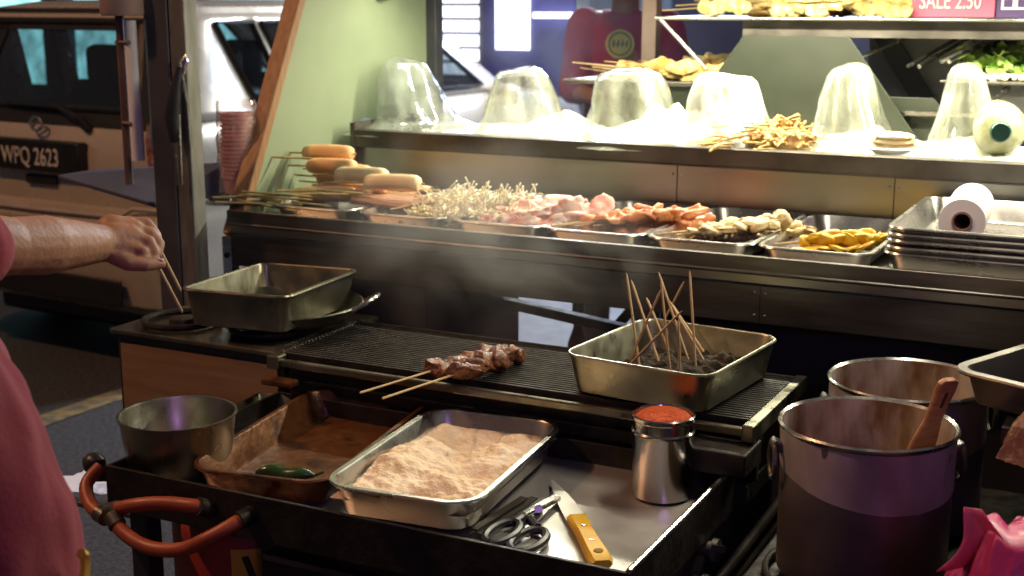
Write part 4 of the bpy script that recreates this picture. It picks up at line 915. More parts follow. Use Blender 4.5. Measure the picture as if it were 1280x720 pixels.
# knife
a, b = gz(693,601,.803), gz(753,703,.812)
t = thing('kitchen_knife', 'kitchen knife with yellow handle lying in the work tray', 'knife', tuple((a+b)/2)); d = (b-a); L = d.length; t.rotation_euler = (0, 0, math.atan2(d.y, d.x)); t.location.z = .7985
hb = L*.50
m = MB(); n = 14; up = []; lo = []
for i in range(n+1):
    s = i/n; x = -L/2+(L-hb)*s; w0 = .017; up.append((x, .016-.0*s-.022*(1-s)**2.2, 0)); lo.append((x, -.017+.011*(1-s)**3, 0))
vs = [Vector((p[0],p[1],.006)) for p in up]+[Vector((p[0],p[1],.006)) for p in lo]+[Vector((p[0],p[1],.0085)) for p in up]+[Vector((p[0],p[1],.0065)) for p in lo]
fs = []
for i in range(n):
    fs += [(i,i+1,n+2+i,n+1+i), (2*n+2+i,3*n+3+i,3*n+4+i,2*n+3+i), (i,2*n+2+i,2*n+3+i,i+1), (n+1+i,n+2+i,3*n+4+i,3*n+3+i)]
m._add(vs, fs); m.build('blade', nmat('blade_steel', (.80,.79,.76), (.68,.67,.64), rough=.38, r2=.5, metal=.75, scale=9), t, off=False, smooth=False)
m = MB(); m.loft([[Vector((L/2-hb+hb*s, y*w, .010+z*h)) for y, z in ((1,-.4),(1,.4),(.7,1),(-.7,1),(-1,.4),(-1,-.4),(-.7,-1),(.7,-1))] for s, w, h in ((0,.0165,.006),(.03,.0175,.009),(.35,.0155,.010),(.8,.0185,.011),(.96,.0185,.010),(1,.015,.007))]); hd = m.build('handle', YELLOW_PLASTIC, t, off=False)
m = MB(); m.lathe([(0,.0),(.0075,.0),(.0085,-.004)], 18, c=(L/2-.028,0,.0218)); m.build('hanging_hole', nmat('handle_hole', (.30,.16,.02), rough=.7), hd, off=False)
for k in (.30,.62):
    m = MB(); m.lathe([(0,.0012),(.004,.001),(.0045,0)], 14, c=(L/2-hb+hb*k,0,.0203)); m.build('rivet', STEEL_RIM, hd, off=False)
# scissors
sc = gz(690,640,.80)
t = thing('kitchen_scissors', 'black handled kitchen scissors lying beside the knife, blades under its tip', 'scissors', tuple(gz(672,640,.799)), 0)
def sp(u, v, z=.803): return gz(u, v, z)
m = MB(); m.bar(sp(704,617), sp(655,660), .016, .004); m.build('blade', STEEL_RIM, t, smooth=False)
m = MB(); m.bar(sp(697,620,.808), sp(640,650,.808), .014, .004); m.build('blade', STEEL_RIM, t, smooth=False)
m = MB(); m.tube([sp(673,636,.803), sp(673,636,.815)], .007, 12); m.build('pivot', CHROME, t)
def oval(c, ax, L, W, r=.0055):
    ax = Vector(ax).normalized(); b = Vector((-ax.y, ax.x, 0)); return [c+ax*(L*math.cos(a))+b*(W*math.sin(a)) for a in [2*PI*k/24 for k in range(25)]]
ax = sp(620,690)-sp(690,630)
m = MB(); m.tube(oval(sp(660,676,.806), ax, .048, .024), .0075, 8); m.tube([sp(663,650,.806), sp(672,660,.806)], .008, 8); m.build('grip', BLACK_PLASTIC, t)
m = MB(); m.tube(oval(sp(628,666,.810), ax, .048, .022), .0075, 8); m.tube([sp(655,646,.810), sp(645,654,.810)], .008, 8); m.build('grip', BLACK_PLASTIC, t)
t = thing('steel_tongs', 'dark slotted tongs lying left of the scissors in the work tray', 'tongs', tuple(gz(620,655,.80)))
m = MB(); m.bar(sp(668,622,.806), sp(600,668,.803), .014, .003); m.bar(sp(655,622,.812), sp(592,662,.808), .014, .003); m.build('arm', STEEL_DARK, t, smooth=False)

def bag(m, c, w, h, seed):
    rings = []
    for j in range(61):
        s = j/60; z = h*s; k = (1.0-.30*s) if s < .7 else (.79-.9*(s-.7))
        ring = []
        for i in range(140):
            a = 2*PI*i/140; ca, sa = math.cos(a), math.sin(a)
            q = 1+.20*noise.noise(Vector((ca*1.5+seed, sa*1.5, s*1.4)))+.07*(1-abs(noise.noise(Vector((ca*3+seed, sa*3, s*3))))*2.2)+.05*abs(noise.noise(Vector((ca*9+seed, sa*9, s*9))))
            ring.append(Vector((c[0]+w*k*q*ca, c[1]+w*.75*k*q*sa, c[2]+z+.12*h*s*noise.noise(Vector((ca*2, sa*2, seed))))))
        rings.append(ring)
    m.loft(rings, cap1=True)

# ================================================================== POTS
t = thing('pot_stand', 'low black stand carrying both stock pots', 'stand', (-.2,2.1,0))
m = MB(); m.box((-.575,1.62,.700),(.35,2.55,.735)); m.build('top', IRON, t, smooth=False, bevel=.004)
for x in (-.55,.32):
    for y in (1.65,2.52):
        m = MB(); m.box((x-.02,y-.02,0),(x+.02,y+.02,.70)); m.build('leg', BLACK, t, smooth=False)
m = MB(); m.tube([(-.40+.150*math.cos(a), 2.02+.150*math.sin(a), .745) for a in [2*PI*k/40 for k in range(41)]], .006, 8); m.build('ring', IRON, t)
def stock_pot(label, x, y):
    t = thing('stock_pot', label, 'pot', (x,y,.752), group='stock pots')
    m = MB(); m.lathe([(0,0),(.128,0),(.133,.006),(.134,.242)], 64); m.build('pot_side', POT_SIDE, t, off=False)
    m = MB(); m.grid(0,2*PI,0,1,96,8, lambda a, q: ((.1347+.0016*noise.noise(Vector((math.cos(a)*6, math.sin(a)*6, q*2+y))))*math.cos(a), (.1347+.0016*noise.noise(Vector((math.cos(a)*6, math.sin(a)*6, q*2+y))))*math.sin(a), .240-(1-q)*(.066+.030*math.cos(a+R(50))+.0012*noise.noise(Vector((math.cos(a)*4, math.sin(a)*4, y*3))))))
    m.build('liner', POT_BAND, t, off=False)
    m = MB(); m.lathe([(.1343,.238),(.1385,.243),(.1395,.247),(.1365,.250),(.1325,.246)], 64); m.build('rim', STEEL_RIM, t, off=False)
    m = MB(); m.lathe([(.1325,.246),(.1315,.14),(.130,.012),(0,.012)], 64); m.build('inside', POT_IN, t, off=False)
    m = MB(); m.lathe([(0,.155),(.03,.156),(.07,.150),(.1305,.148)], 40, fn=lambda a, z: 1); m.build('broth', SAUCE, t, off=False)
    for a0 in (R(205), R(25)):
        c, s = math.cos(a0), math.sin(a0); m = MB()
        m.tube([(.147*c-.026*math.cos(k)*s, .147*s+.026*math.cos(k)*c, .185+.030*math.sin(k)) for k in [2*PI*i/24 for i in range(25)]], .0045, 8); hh = m.build('ring_handle', STEEL_DARK, t, off=False)
        m = MB(); m.bar((.131*c,.131*s,.205),(.15*c,.15*s,.215),.030,.014); m.build('bracket', STEEL_DARK, hh, off=False, bevel=.003)
    return t
stock_pot('big steel stock pot in front with a wooden spoon standing in it', -.402, 2.025)
stock_pot('big steel stock pot standing behind the one with the spoon', -.392, 2.305)
a, b = gy(1187,474,2.03), gz(1143,580,.925)
t = thing('wooden_spoon', 'wooden spatula standing in the front stock pot', 'spoon', tuple(b)); t.rotation_euler = (a-b).to_track_quat('Z','Y').to_euler(); L = (a-b).length
m = MB(); m.loft([rrect(.052,.008,.0035,0,3), rrect(.048,.009,.004,.05,3), rrect(.032,.011,.005,.09,3), rrect(.032,.012,.005,L*.75,3), rrect(.037,.012,.005,L-.02,3), rrect(.035,.012,.005,L-.006,3), rrect(.020,.009,.004,L,3)]); sp_ = m.build('handle', SPOON_WOOD, t, off=False)
m = MB(); m.loft([rrect(.011,.0135,.005,L-.052,3), rrect(.011,.0135,.005,L-.022,3)]); m.build('slot', nmat('spoon_slot', (.07,.03,.012), rough=.8), t, off=False)
# side counter with paper tray
t = thing('side_counter', 'narrow dark counter at the right picture edge under the paper tray', 'counter', (0,2.2,0))
m = MB(); m.box((-.20,1.98,1.012),(.35,2.50,1.035)); m.build('top', BLACK, t, smooth=False)
m = MB(); m.box((-.155,2.10,.735),(.30,2.45,1.010)); m.build('dark_box', NAVY, t, smooth=False)
o = tray_mb(.26, .30, .06, .018, .03, .012).build('paper_tray', STEEL_DARK, None, off=False, angle=30); o.location = (-.118,2.135,1.037); o.rotation_euler = (0,0,R(-24)); tag(o, 'dark steel tray with loose papers at the right picture edge', 'tray')
pc = gz(1268,462,1.048)
for i in range(4):
    t = MB(); t.grid(-.06,.06,-.03,.03,8,4, lambda x, y: (x, y, .003*math.sin(x*40+i)+.004*i)); o = t.build('paper_slip', BANKNOTE if i % 2 else PAPER, None, off=False, solid=.0005); o.location = (pc.x+.02*i-.01, pc.y+.015*i-.02, 1.046+.003*i); o.rotation_euler = (0,0,R(-20+25*i))
    tag(o, ['lowest greyish paper slip in the dark tray', 'yellowish paper slip lying on the lowest slip in the dark tray', 'white paper slip second from the top in the dark tray', 'yellowish paper slip on top of the others in the dark tray'][i], 'paper', 'loose papers in the dark tray')
bc = gz(1262,425,1.16)
t = thing('steel_canister', 'dark steel canister cut by the right picture edge behind the paper tray', 'canister', (-.175,2.43,1.036))
m = MB(); m.lathe([(0,0),(.042,0),(.044,.004),(.044,.12),(.046,.122),(.046,.15),(.042,.155),(0,.157)], 32); m.build('can_body', POT_SIDE, t, off=False)
m = MB(); m.lathe([(.0465,.120),(.0475,.124),(.0475,.130),(.0465,.134)], 32); m.build('lid_band', STEEL_RIM, t, off=False)
p = gz(1262,545,.93)
t = thing('brown_bag', 'crumpled brown plastic bag hanging under the paper tray', 'bag', tuple(gy(1265,540,1.97)))
m = MB(); bag(m, (.040,.02,-.045), .052, .075, 11)
m.build('film', BAG_BROWN, t, off=False, angle=70)
p = gy(1245,700,1.66)
t = thing('pink_bag', 'bright pink plastic bag at the lower right picture corner', 'bag', (-.125,1.70,.737))
m = MB(); bag(m, (.0,0,0), .125, .25, 3); m.build('film', BAG_PINK, t, off=False, angle=80)
m = MB(); m.grid(-1,1,0,1,14,10, lambda x, y: (-.06+.045*x*(1-.75*y)+.012*math.sin(4*y), -.035+.02*math.cos(x*3)*(1-y), .20+.085*y)); m.build('bag_ear', BAG_PINK, t, off=False, solid=.001)
m = MB(); m.grid(-1,1,0,1,14,10, lambda x, y: (.06+.05*x*(1-.7*y)+.01*math.sin(4*y), .02+.02*math.cos(x*3)*(1-y), .21+.085*y)); m.build('bag_ear', BAG_PINK, t, off=False, solid=.001)

# ================================================================== PEOPLE
def capsule(m, p, q, r0, r1, n=16):
    p, q = Vector(p), Vector(q); d = (q-p); L = d.length
    if L < 1e-5: return m.ball(p, r0, 3)
    d.normalize(); pts = []; rs = []
    for k in range(5):
        a = PI/2*k/4.2; pts.append(p-d*r0*math.cos(a)); rs.append(max(r0*math.sin(a), r0*.05))
    for k in range(1,4): pts.append(p.lerp(q, k/4)); rs.append(r0+(r1-r0)*k/4)
    for k in range(5):
        a = PI/2-PI/2*k/4.2; pts.append(q+d*r1*math.cos(a)); rs.append(max(r1*math.sin(a), r1*.05))
    return m.tube(pts, rs, n)
def fuse(name, mb, vox, mat, parent, smooth=6, fold=0., fseed=0, fscale=9.):
    me = bpy.data.meshes.new('tmp'); me.from_pydata([tuple(v) for v in mb.v], [], mb.f); me.update()
    bm = bmesh.new(); bm.from_mesh(me); bmesh.ops.recalc_face_normals(bm, faces=bm.faces); bm.to_mesh(me); bm.free()
    o = bpy.data.objects.new('tmp', me); C.objects.link(o)
    md = o.modifiers.new('r', 'REMESH'); md.mode = 'VOXEL'; md.voxel_size = vox
    md = o.modifiers.new('s', 'SMOOTH'); md.factor = .5; md.iterations = smooth
    bpy.context.view_layer.update()
    m2 = bpy.data.meshes.new_from_object(o.evaluated_get(bpy.context.evaluated_depsgraph_get()))
    bpy.data.objects.remove(o)
    if fold:
        bm = bmesh.new(); bm.from_mesh(m2); bm.normal_update()
        for v in bm.verts:
            c = v.co; k = noise.noise(Vector((c.x*fscale+fseed, c.y*fscale, c.z*fscale*.45)))+.5*noise.noise(Vector((c.x*fscale*2.6, c.y*fscale*2.6+fseed, c.z*fscale*1.6)))
            v.co += v.normal*k*fold
        bm.to_mesh(m2); bm.free()
    o0 = world_of(parent); m2.transform(Matrix.Translation(-o0))
    m2.name = name; m2.materials.clear(); m2.materials.append(mat)
    for p in m2.polygons: p.use_smooth = True
    o = bpy.data.objects.new(name, m2); C.objects.link(o); o.parent = parent
    return o
def head(m, c, fwd, r=.095):
    fwd = Vector(fwd).normalized(); side = fwd.cross(Vector((0,0,1))).normalized(); up = side.cross(fwd)
    m.ball(c+up*.015, r*1.0, 3, 0, 1, (1.0,1.0,1.12)); m.ball(c-up*.05+fwd*.02, r*.78, 3)
    capsule(m, c+fwd*.088+up*.012, c+fwd*.112-up*.022, .010, .015)                     # nose
    for s in (-1,1): capsule(m, c+side*s*.092+up*.015, c+side*s*.094-up*.025, .014, .010)   # ears
    capsule(m, c+fwd*.085-up*.055-side*.018, c+fwd*.085-up*.055+side*.018, .013, .013)
    return side, up
def face(c, fwd, parent, hairmat):
    fwd = Vector(fwd).normalized(); side = fwd.cross(Vector((0,0,1))).normalized(); up = side.cross(fwd)
    for s in (-1,1):
        e = MB(); e.ball(c+fwd*.086+side*s*.034+up*.012, .012, 2); e.build('eye', PLATE_WHITE, parent)
        e = MB(); e.ball(c+fwd*.0955+side*s*.034+up*.012, .0055, 2); e.build('pupil', BLACK, parent)
    e = MB(); capsule(e, c+fwd*.098-up*.055-side*.02, c+fwd*.098-up*.055+side*.02, .005, .005); e.build('mouth', nmat('lips', (.35,.12,.10), rough=.5), parent)
    h = MB(); h.ball(c+up*.035-fwd*.022, .104, 4, .08, 7, (1,1,1.02))
    o = h.build('hair', hairmat, parent)

# ---- vendor at the left, reaching over the table with the left arm
ZH = Vector((0,0,1))
vf = Vector((.53,.85,0)).normalized(); vr = Vector((vf.y,-vf.x,0))         # facing, his right
vc = Vector((-1.242,.903,0))
pv_ = thing('person', 'person in a maroon T-shirt at the left picture edge reaching out two bamboo sticks', 'person', (vc.x,vc.y,0))
Sh = vc-vr*.175+ZH*1.375+vf*.02
El = gd(4, 308, 1.93); Wr = gd(128, 304, 2.10)
b = MB()
for s in (-1,1):
    hp = vc+vr*s*.09+ZH*.88; kn = vc+vr*s*.10+vf*.03+ZH*.47; an = vc+vr*s*.11-vf*.01+ZH*.09
    capsule(b, hp, kn, .085, .058); capsule(b, kn, an, .055, .038); capsule(b, an-ZH*.04, an+vf*.16-ZH*.055, .038, .032)
capsule(b, vc+ZH*.92, vc+ZH*1.30, .125, .13); capsule(b, vc+vr*.13+ZH*1.38, vc-vr*.13+ZH*1.38, .06, .06); capsule(b, vc+ZH*1.36, vc+ZH*1.52+vf*.02, .062, .052)
hc = vc+ZH*1.60+vf*.04; head(b, hc, vf-ZH*.35)
SR = vc+vr*.185+ZH*1.37; ER = SR+ZH*-.27-vf*.06+vr*.03; WR = ER+vf*.10-ZH*.22
capsule(b, SR, ER, .050, .040); capsule(b, ER, WR, .040, .027)
capsule(b, Sh, El, .050, .042)
# forearm with muscle belly
capsule(b, El, El.lerp(Wr,.40), .040, .043); capsule(b, El.lerp(Wr,.40), Wr, .043, .0285)
# hand frame from image directions
ir, iu, iv = _r, _u, _f
def hp_(u, v, s): return gd(u, v, s)
def hand(m, W, pts, thumb, palm):
    for p, q, r0, r1 in palm: capsule(m, p, q, r0, r1, 14)
    for f in pts:
        for i in range(len(f)-1): capsule(m, f[i][0], f[i+1][0], f[i][1], f[i+1][1], 12)
    for i in range(len(thumb)-1): capsule(m, thumb[i][0], thumb[i+1][0], thumb[i][1], thumb[i+1][1], 12)
D = 2.12
palm = [(Wr, hp_(160,284,D+.035), .026, .019), (Wr, hp_(166,290,D+.012), .026, .020), (Wr, hp_(166,300,D-.008), .025, .019), (Wr, hp_(160,312,D-.022), .024, .017), (hp_(140,300,D-.01), hp_(160,298,D), .028, .024), (hp_(140,288,D+.01), hp_(158,286,D+.02), .026, .02)]
fing = [
 [(hp_(164,281,D+.030), .0125), (hp_(182,279,D+.034), .0105), (hp_(195,294,D+.026), .0090), (hp_(198,306,D+.014), .0075)],    # index, furthest
 [(hp_(168,289,D+.010), .0125), (hp_(187,291,D+.010), .0108), (hp_(199,305,D+.004), .0092), (hp_(197,318,D-.004), .0078)],
 [(hp_(168,298,D-.010), .0120), (hp_(186,302,D-.014), .0102), (hp_(193,317,D-.018), .0088), (hp_(184,327,D-.014), .0076)],
 [(hp_(163,309,D-.024), .0108), (hp_(178,314,D-.030), .0090), (hp_(182,326,D-.030), .0078), (hp_(172,333,D-.024), .0068)]]
thumb = [(hp_(140,318,D-.028), .0145), (hp_(160,329,D-.040), .0125), (hp_(182,331,D-.036), .0108), (hp_(201,330,D-.022), .0085)]
hand(b, Wr, fing, thumb, palm)
# right hand (hangs beside the body, out of the picture)
hw = WR+(WR-ER).normalized()*.05
capsule(b, WR, hw, .027, .030)
for k in range(4):
    o_ = vr*0+vf*(-.027+.018*k); f0 = hw+o_; f1 = f0+Vector((0,0,-.035))+vf*.005; f2 = f1+Vector((0,0,-.03))-vr*.012
    capsule(b, f0, f1, .0105, .0092, 12); capsule(b, f1, f2, .0092, .0075, 12)
capsule(b, WR+vf*.02, hw+vf*.055-ZH*.01, .014, .010, 12)
body = fuse('body', b, .0032, SKIN, pv_, smooth=4)
face(hc, vf-ZH*.35, pv_, HAIR)
# finger nails
for p, q in ((thumb[3][0], thumb[2][0]),):
    d = (p-q).normalized(); n = MB(); n.ball(p+_u*.006-_f*.004, .0065, 2, 0, 1, (1,1,.5)); n.build('nail', nmat('nail', (.62,.38,.30), rough=.3), pv_)
# shirt
s_ = MB(); rings = []
prof = [(.992,.166,.188,.045),(1.00,.168,.190,.045),(1.02,.168,.190,.043),(1.10,.165,.188,.040),(1.18,.152,.186,.026),(1.26,.138,.190,.012),(1.33,.120,.190,.0),(1.40,.085,.165,-.01),(1.44,.06,.09,0)]
for z, dp, wd, off in prof:
    rings.append([vc+vf*(off+dp*math.cos(t))+vr*(wd*math.sin(t))+ZH*z for t in [2*PI*k/40 for k in range(40)]])
s_.loft(rings)
capsule(s_, Sh+vr*.02, Sh.lerp(El,.70), .080, .060, 20)
capsule(s_, SR-vr*.02, SR.lerp(ER,.8), .08, .068, 20)
shirt = fuse('shirt', s_, .007, SHIRT, pv_, smooth=4, fold=.016, fseed=3, fscale=9)
tr = MB()
capsule(tr, vc+ZH*.93+vr*.06+vf*.05, vc+ZH*.93-vr*.06+vf*.05, .135, .135)
for s in (-1,1):
    hp = vc+vr*s*.09+ZH*.90+vf*.03; kn = vc+vr*s*.10+vf*(.07 if s > 0 else .04)+ZH*.47; an = vc+vr*s*.11+ZH*.08
    capsule(tr, hp, kn, .118, .085); capsule(tr, kn, an, .085, .065)
fuse('trousers', tr, .012, TROUSER, pv_, smooth=4, fold=.008, fseed=8)
for s in (-1,1):
    sh = MB(); a_ = vc+vr*s*.11+ZH*.035; capsule(sh, a_-vf*.05, a_+vf*.16, .045, .04); fuse('shoe', sh, .01, BLACK, pv_, smooth=3)
# yellow motif on the hem, lying on the cloth
def on_shirt(a, z, g=.006):
    for i in range(len(prof)-1):
        if prof[i][0] <= z <= prof[i+1][0]:
            k = (z-prof[i][0])/(prof[i+1][0]-prof[i][0]); dp, wd, off = [prof[i][j]+(prof[i+1][j]-prof[i][j])*k for j in (1,2,3)]
    return vc+vf*(off+(dp+g)*math.cos(a))+vr*((wd+g)*math.sin(a))+ZH*z
m = MB(); m.tube([on_shirt(.80+.05*math.sin(i*1.1)-.016*i, 1.000+.010*i+.006*math.cos(i*1.3), .020) for i in range(7)], .006, 6); m.tube([on_shirt(.66, .995+.01*i, .020) for i in range(3)], .006, 6)
m.build('print', YELLOW_LABEL, shirt)
# the two sticks in the hand
K_hs = Kind(mk_stick(.30, .0028, BAMBOO, 'hand_stick'))
a, b_ = hp_(190,318,D-.012), hp_(228,391,D-.005); d = (b_-a); K_hs.put('nearer of the two bamboo sticks held in the vendor\'s hand, its lower tip further left', a-d.normalized()*.015, d, 0, group='bamboo sticks held in the hand').scale.x = (d.length+.015)/.30
a, b_ = hp_(196,305,D+.010), hp_(226,364,D+.03); d = (b_-a); K_hs.put('further of the two bamboo sticks held in the vendor\'s hand, ending at the deep pan', a-d.normalized()*.015, d, 0, group='bamboo sticks held in the hand').scale.x = (d.length+.015)/.30

# ---- person behind the stall, bowing over
qf = Vector((.38,-.92,0)).normalized(); qr = Vector((qf.y,-qf.x,0)); qc = Vector((-2.06,5.05,.15))
pb = thing('person', 'person in a maroon top with a round yellow green badge standing behind the stall', 'person', (qc.x,qc.y,.13))
b = MB()
for s in (-1,1):
    hp = qc+qr*s*.09+ZH*.90; kn = qc+qr*s*.10+qf*.02+ZH*.48; an = qc+qr*s*.11+ZH*.09
    capsule(b, hp, kn, .088, .06); capsule(b, kn, an, .056, .04); capsule(b, an-ZH*.04, an+qf*.16-ZH*.055, .038, .032)
ch = qc+qf*.10+ZH*1.28
capsule(b, qc+ZH*.95, ch, .13, .13); capsule(b, ch+qr*.13+ZH*.12, ch-qr*.13+ZH*.12, .06, .06); capsule(b, ch+ZH*.12, ch+ZH*.27+qf*.03, .058, .052)
hq = ch+ZH*.345+qf*.05; head(b, hq, qf-ZH*.3)
hands = []
for s in (-1,1):
    S0 = ch+qr*s*.155+ZH*.11; E0 = S0+qr*s*.045-ZH*.24+qf*.06; W0 = E0-qr*s*.12+qf*.19-ZH*.02
    capsule(b, S0, E0, .048, .040); capsule(b, E0, W0, .038, .026); hw = W0+(W0-E0).normalized()*.06
    capsule(b, W0, hw, .026, .030)
    dd = (W0-E0).normalized(); sd = dd.cross(ZH).normalized()
    for k in range(4):
        f0 = hw+sd*(-.027+.018*k); f1 = f0+dd*.035-ZH*.01; f2 = f1+dd*.015-ZH*.025; capsule(b, f0, f1, .0105, .0092, 12); capsule(b, f1, f2, .0092, .0075, 12)
    capsule(b, W0-sd*.02*s, hw-sd*.055*s-ZH*.01, .014, .010, 12); hands.append((S0,E0))
fuse('body', b, .006, SKIN, pb, smooth=4)
face(hq, qf-ZH*.3, pb, nmat('greying_hair', (.05,.05,.06), (.12,.12,.13), rough=.5, scale=30))
s_ = MB(); rings = []
for z, dp, wd, off in [(.90,.13,.165,.0),(1.0,.14,.165,.02),(1.12,.14,.165,.05),(1.25,.14,.175,.09),(1.36,.12,.18,.10),(1.42,.09,.15,.10),(1.46,.06,.09,.10)]:
    rings.append([qc+qf*(off+dp*math.cos(t))+qr*(wd*math.sin(t))+ZH*z for t in [2*PI*k/36 for k in range(36)]])
s_.loft(rings)
for S0, E0 in hands: capsule(s_, S0, S0.lerp(E0,.95), .078, .072, 18)
js = fuse('jersey', s_, .010, SHIRT_B, pb, smooth=4, fold=.012, fseed=21)
m = MB(); bcn = qc+qf*.262+ZH*1.335+qr*.02
M = Matrix.Translation(bcn) @ (qf+ZH*.12).to_track_quat('Z','Y').to_matrix().to_4x4()
m.lathe([(0,.004),(.052,.003),(.056,0),(.052,-.02)], 32); m.v = [M @ v for v in m.v]; bg = m.build('badge', BADGE, js)
m = MB(); m.tube([M @ Vector((.043*math.cos(a), .043*math.sin(a), .005)) for a in [2*PI*k/28 for k in range(29)]], .0028, 6)
for i in range(4): m.bar(M @ Vector((-.026+.017*i,-.012,.005)), M @ Vector((-.022+.017*i,.014,.005)), .006, .003)
m.bar(M @ Vector((-.03,0,.005)), M @ Vector((.03,0,.005)), .004, .003)
m.build('badge_mark', BADGE_INK, bg)
tr = MB(); capsule(tr, qc+ZH*.92+qr*.05, qc+ZH*.92-qr*.05, .128, .128)
for s in (-1,1): capsule(tr, qc+qr*s*.09+ZH*.90, qc+qr*s*.10+ZH*.48, .115, .085); capsule(tr, qc+qr*s*.10+ZH*.48, qc+qr*s*.11+ZH*.10, .085, .065)
fuse('trousers', tr, .014, TROUSER, pb, smooth=4, fold=.008)

# ================================================================== THINGS BEHIND
def jug(label, x, y, h):
    t = thing('red_bottle', label, 'bottle', (x,y,.0), R(15), group='red plastic bottles seen under the stall')
    m = MB(); m.lathe([(0,0),(.036,0),(.040,.01),(.040,h*.7),(.030,h*.82),(.014,h*.88),(.014,h*.93),(0,h*.93)], 24); m.build('bottle_body', RED_STOOL, t, off=False)
    m = MB(); m.lathe([(0,h*.93),(.018,h*.93),(.018,h),(0,h)], 16); m.build('cap', BLACK, t, off=False)
p = gy(614,440,3.45); jug('red plastic bottle standing behind the stall at the left of the gap', p.x, 3.45, gy(614,388,3.45).z)
p = gy(722,440,3.55); jug('red plastic bottle standing behind the crossing bars under the stall', p.x, 3.55, gy(722,372,3.55).z)
p = gz(745,412,.03); t = thing('plastic_sheet', 'pale blue plastic sheet lying on the ground seen under the stall', 'sheet', (p.x,p.y,.0))
m = MB(); m.grid(-.6,.6,-.5,.5,40,30, lambda x, y: (x, y, .03+.03*noise.noise(Vector((x*5, y*5, 0)))+.015*noise.noise(Vector((x*14, y*14, 0))))); m.build('film', nmat('blue_sheet', (.28,.42,.62), (.16,.26,.45), rough=.2, r2=.4, scale=6, bump=.2), t, off=False, solid=.003)

# street lamp behind the customer
t = thing('street_lamp', 'tall orange street lamp standing beyond the left picture edge', 'street lamp', (-5.6,.2,0))
m = MB(); m.tube([(-5.6,.2,0),(-5.6,.2,5.0),(-5.5,.3,5.35),(-5.0,.5,5.45)], [.06,.045,.04,.035], 12); m.build('pole', POST_DARK, t)
m = MB(); m.loft([rrect(.5,.2,.05,5.40,4,-4.8,.55), rrect(.42,.16,.05,5.50,4,-4.8,.55)]); hd = m.build('lamp_head', POST_GREY, t)
m = MB(); m.box((-4.98,.49,5.392),(-4.62,.61,5.398)); m.build('bulb', GLOW_WARM, hd, smooth=False)

# ================================================================== SMOKE over the grill (a real volume)
def vol(name, label, loc, sx, sy, sz, dens, col, seed, nz=5.):
    m = bpy.data.materials.new(name); m.use_nodes = True; nt = m.node_tree
    for x in list(nt.nodes):
        if x.type != 'OUTPUT_MATERIAL': nt.nodes.remove(x)
    out = nt.nodes['Material Output']; v = nt.nodes.new('ShaderNodeVolumePrincipled'); v.inputs['Color'].default_value = (*col, 1); v.inputs['Anisotropy'].default_value = .2
    tc = nt.nodes.new('ShaderNodeTexCoord'); mp = nt.nodes.new('ShaderNodeMapping'); mp.inputs['Location'].default_value = (seed, seed*.7, 0)
    mp.inputs['Scale'].default_value = (1, 1, .9); mp.inputs['Rotation'].default_value = (0, .5, 0); nt.links.new(tc.outputs['Object'], mp.inputs['Vector'])
    n = nt.nodes.new('ShaderNodeTexNoise'); n.inputs['Scale'].default_value = nz; n.inputs['Detail'].default_value = 4; n.inputs['Distortion'].default_value = 1.4; nt.links.new(mp.outputs[0], n.inputs['Vector'])
    mr = nt.nodes.new('ShaderNodeMapRange'); mr.inputs['From Min'].default_value = .36; mr.inputs['From Max'].default_value = .78; nt.links.new(n.outputs['Fac'], mr.inputs['Value'])
    sp = nt.nodes.new('ShaderNodeVectorMath'); sp.operation = 'DIVIDE'; sp.inputs[1].default_value = (sx, sy, sz); nt.links.new(tc.outputs['Object'], sp.inputs[0])
    ln = nt.nodes.new('ShaderNodeVectorMath'); ln.operation = 'LENGTH'; nt.links.new(sp.outputs[0], ln.inputs[0])
    m2 = nt.nodes.new('ShaderNodeMapRange'); m2.inputs['From Min'].default_value = .25; m2.inputs['From Max'].default_value = 1; m2.inputs['To Min'].default_value = dens; m2.inputs['To Max'].default_value = 0; nt.links.new(ln.outputs['Value'], m2.inputs['Value'])
    mu = nt.nodes.new('ShaderNodeMath'); mu.operation = 'MULTIPLY'; nt.links.new(mr.outputs[0], mu.inputs[0]); nt.links.new(m2.outputs[0], mu.inputs[1]); nt.links.new(mu.outputs[0], v.inputs['Density'])
    nt.links.new(v.outputs[0], out.inputs['Volume'])
    b = MB(); b.ball((0,0,0), 1, 3, 0, 1, (sx, sy, sz)); o = b.build(name, m, None, off=False); o.location = loc
    tag(o, label, None, None, 'stuff'); return o
vol('smoke', 'thin grey smoke rising from the grill in front of the shelf', (-1.42,2.585,1.07), .50, .095, .34, 5.5, (.85,.85,.85), 3.1)
vol('steam', 'pale blue haze drifting behind the plastic covers', (-1.95,4.15,1.45), .62, .16, .30, 3.0, (.8,.85,1), 8.2, 3.0)

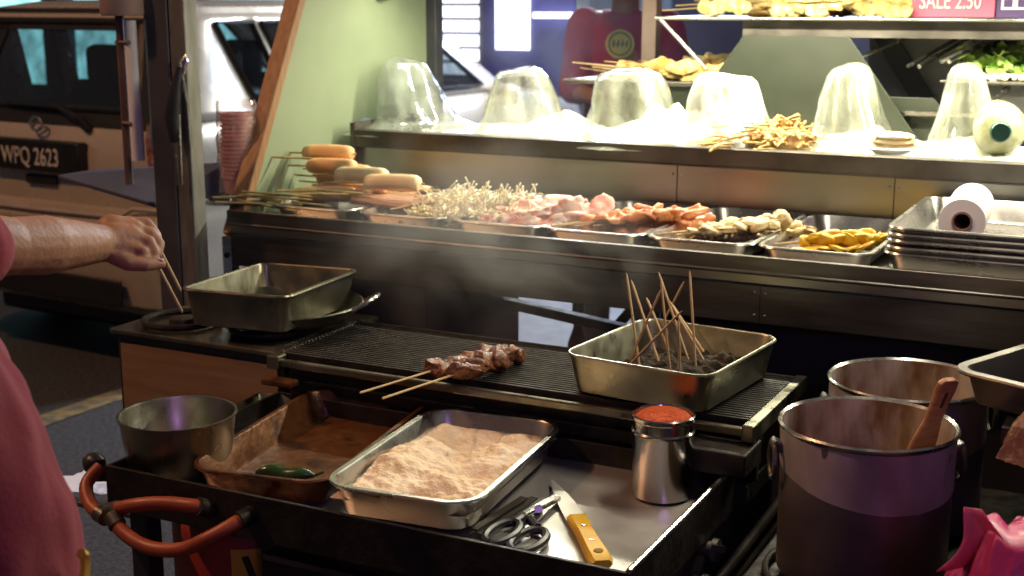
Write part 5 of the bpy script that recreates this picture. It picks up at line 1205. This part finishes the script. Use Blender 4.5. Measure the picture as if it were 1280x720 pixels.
# ================================================================== LIGHT
def area(name, loc, target, sx, sy, power, col):
    l = bpy.data.lights.new(name, 'AREA'); l.shape = 'RECTANGLE'; l.size, l.size_y = sx, sy; l.energy = power; l.color = col
    o = bpy.data.objects.new(name, l); C.objects.link(o); o.location = loc
    o.rotation_euler = (Vector(target)-Vector(loc)).to_track_quat('-Z','Y').to_euler(); return o
for x, w in ((-1.72, 9), (-.90, 22), (-.05, 20)):
    area('strip_lamp_light', (x,3.42,1.730), (x,3.34,0), .72, .03, w*1.15, (1.0,.95,.70))
area('grill_lamp_light', (-.45,2.45,2.2), (-1.15,1.9,.8), .5, .05, 15, (1.0,.86,.66))
sp = bpy.data.lights.new('street_lamp_light', 'SPOT'); sp.energy = 900; sp.color = (1,.50,.24); sp.spot_size = R(130); sp.spot_blend = .6; sp.shadow_soft_size = .12
so = bpy.data.objects.new('street_lamp_light', sp); C.objects.link(so); so.location = (-4.8,.55,5.38); so.rotation_euler = (Vector((-3.2,3.2,.5))-Vector(so.location)).to_track_quat('-Z','Y').to_euler()
area('neon_light', (1.3,-1.2,2.4), (-.4,2.0,.8), .3, .8, 11, (.62,.28,1.0))
area('shop_glow_light', (-2.5,8.6,2.55), (-3.3,5.4,0), 1.6, .4, 110, (.45,.60,1.0))

area('car_side_fill_light', (-2.75,6.6,2.6), (-3.9,5.5,1.1), .9, .2, 120, (.86,.95,1.0))  # added light without a fixture, brightens the side of the car
w = bpy.data.worlds.new('World'); bpy.context.scene.world = w; w.use_nodes = True; nt = w.node_tree
sky = nt.nodes.new('ShaderNodeTexSky'); sky.sky_type = 'NISHITA'; sky.sun_disc = False; sky.sun_elevation = R(-4); sky.sun_rotation = R(200)
bg = nt.nodes['Background']; nt.links.new(sky.outputs[0], bg.inputs[0]); bg.inputs[1].default_value = .10
b2 = nt.nodes.new('ShaderNodeBackground'); b2.inputs[0].default_value = (.62,.56,.60,1); b2.inputs[1].default_value = .095
ad = nt.nodes.new('ShaderNodeAddShader'); nt.links.new(bg.outputs[0], ad.inputs[0]); nt.links.new(b2.outputs[0], ad.inputs[1]); nt.links.new(ad.outputs[0], nt.nodes['World Output'].inputs[0])

cd = bpy.data.cameras.new('camera'); co = bpy.data.objects.new('camera', cd); C.objects.link(co); bpy.context.scene.camera = co
cd.sensor_width = 36; cd.lens = FPX/1280*36; cd.clip_end = 300; cd.clip_start = .05
co.matrix_world = Matrix.Translation(CAM) @ Matrix((( _r.x, _u.x, -_f.x), (_r.y, _u.y, -_f.y), (_r.z, _u.z, -_f.z))).to_4x4()
cd.dof.use_dof = True; cd.dof.focus_distance = 2.25; cd.dof.aperture_fstop = 5.6
sc_ = bpy.context.scene
sc_.view_settings.view_transform = 'Standard'; sc_.view_settings.look = 'None'; sc_.view_settings.exposure = 0; sc_.view_settings.gamma = 1
sc_.cycles.use_denoising = True
sc_.cycles.max_bounces = 8; sc_.cycles.transparent_max_bounces = 16; sc_.cycles.volume_step_rate = 2
sc_.cycles.sample_clamp_indirect = 4; sc_.cycles.caustics_reflective = False; sc_.cycles.caustics_refractive = False
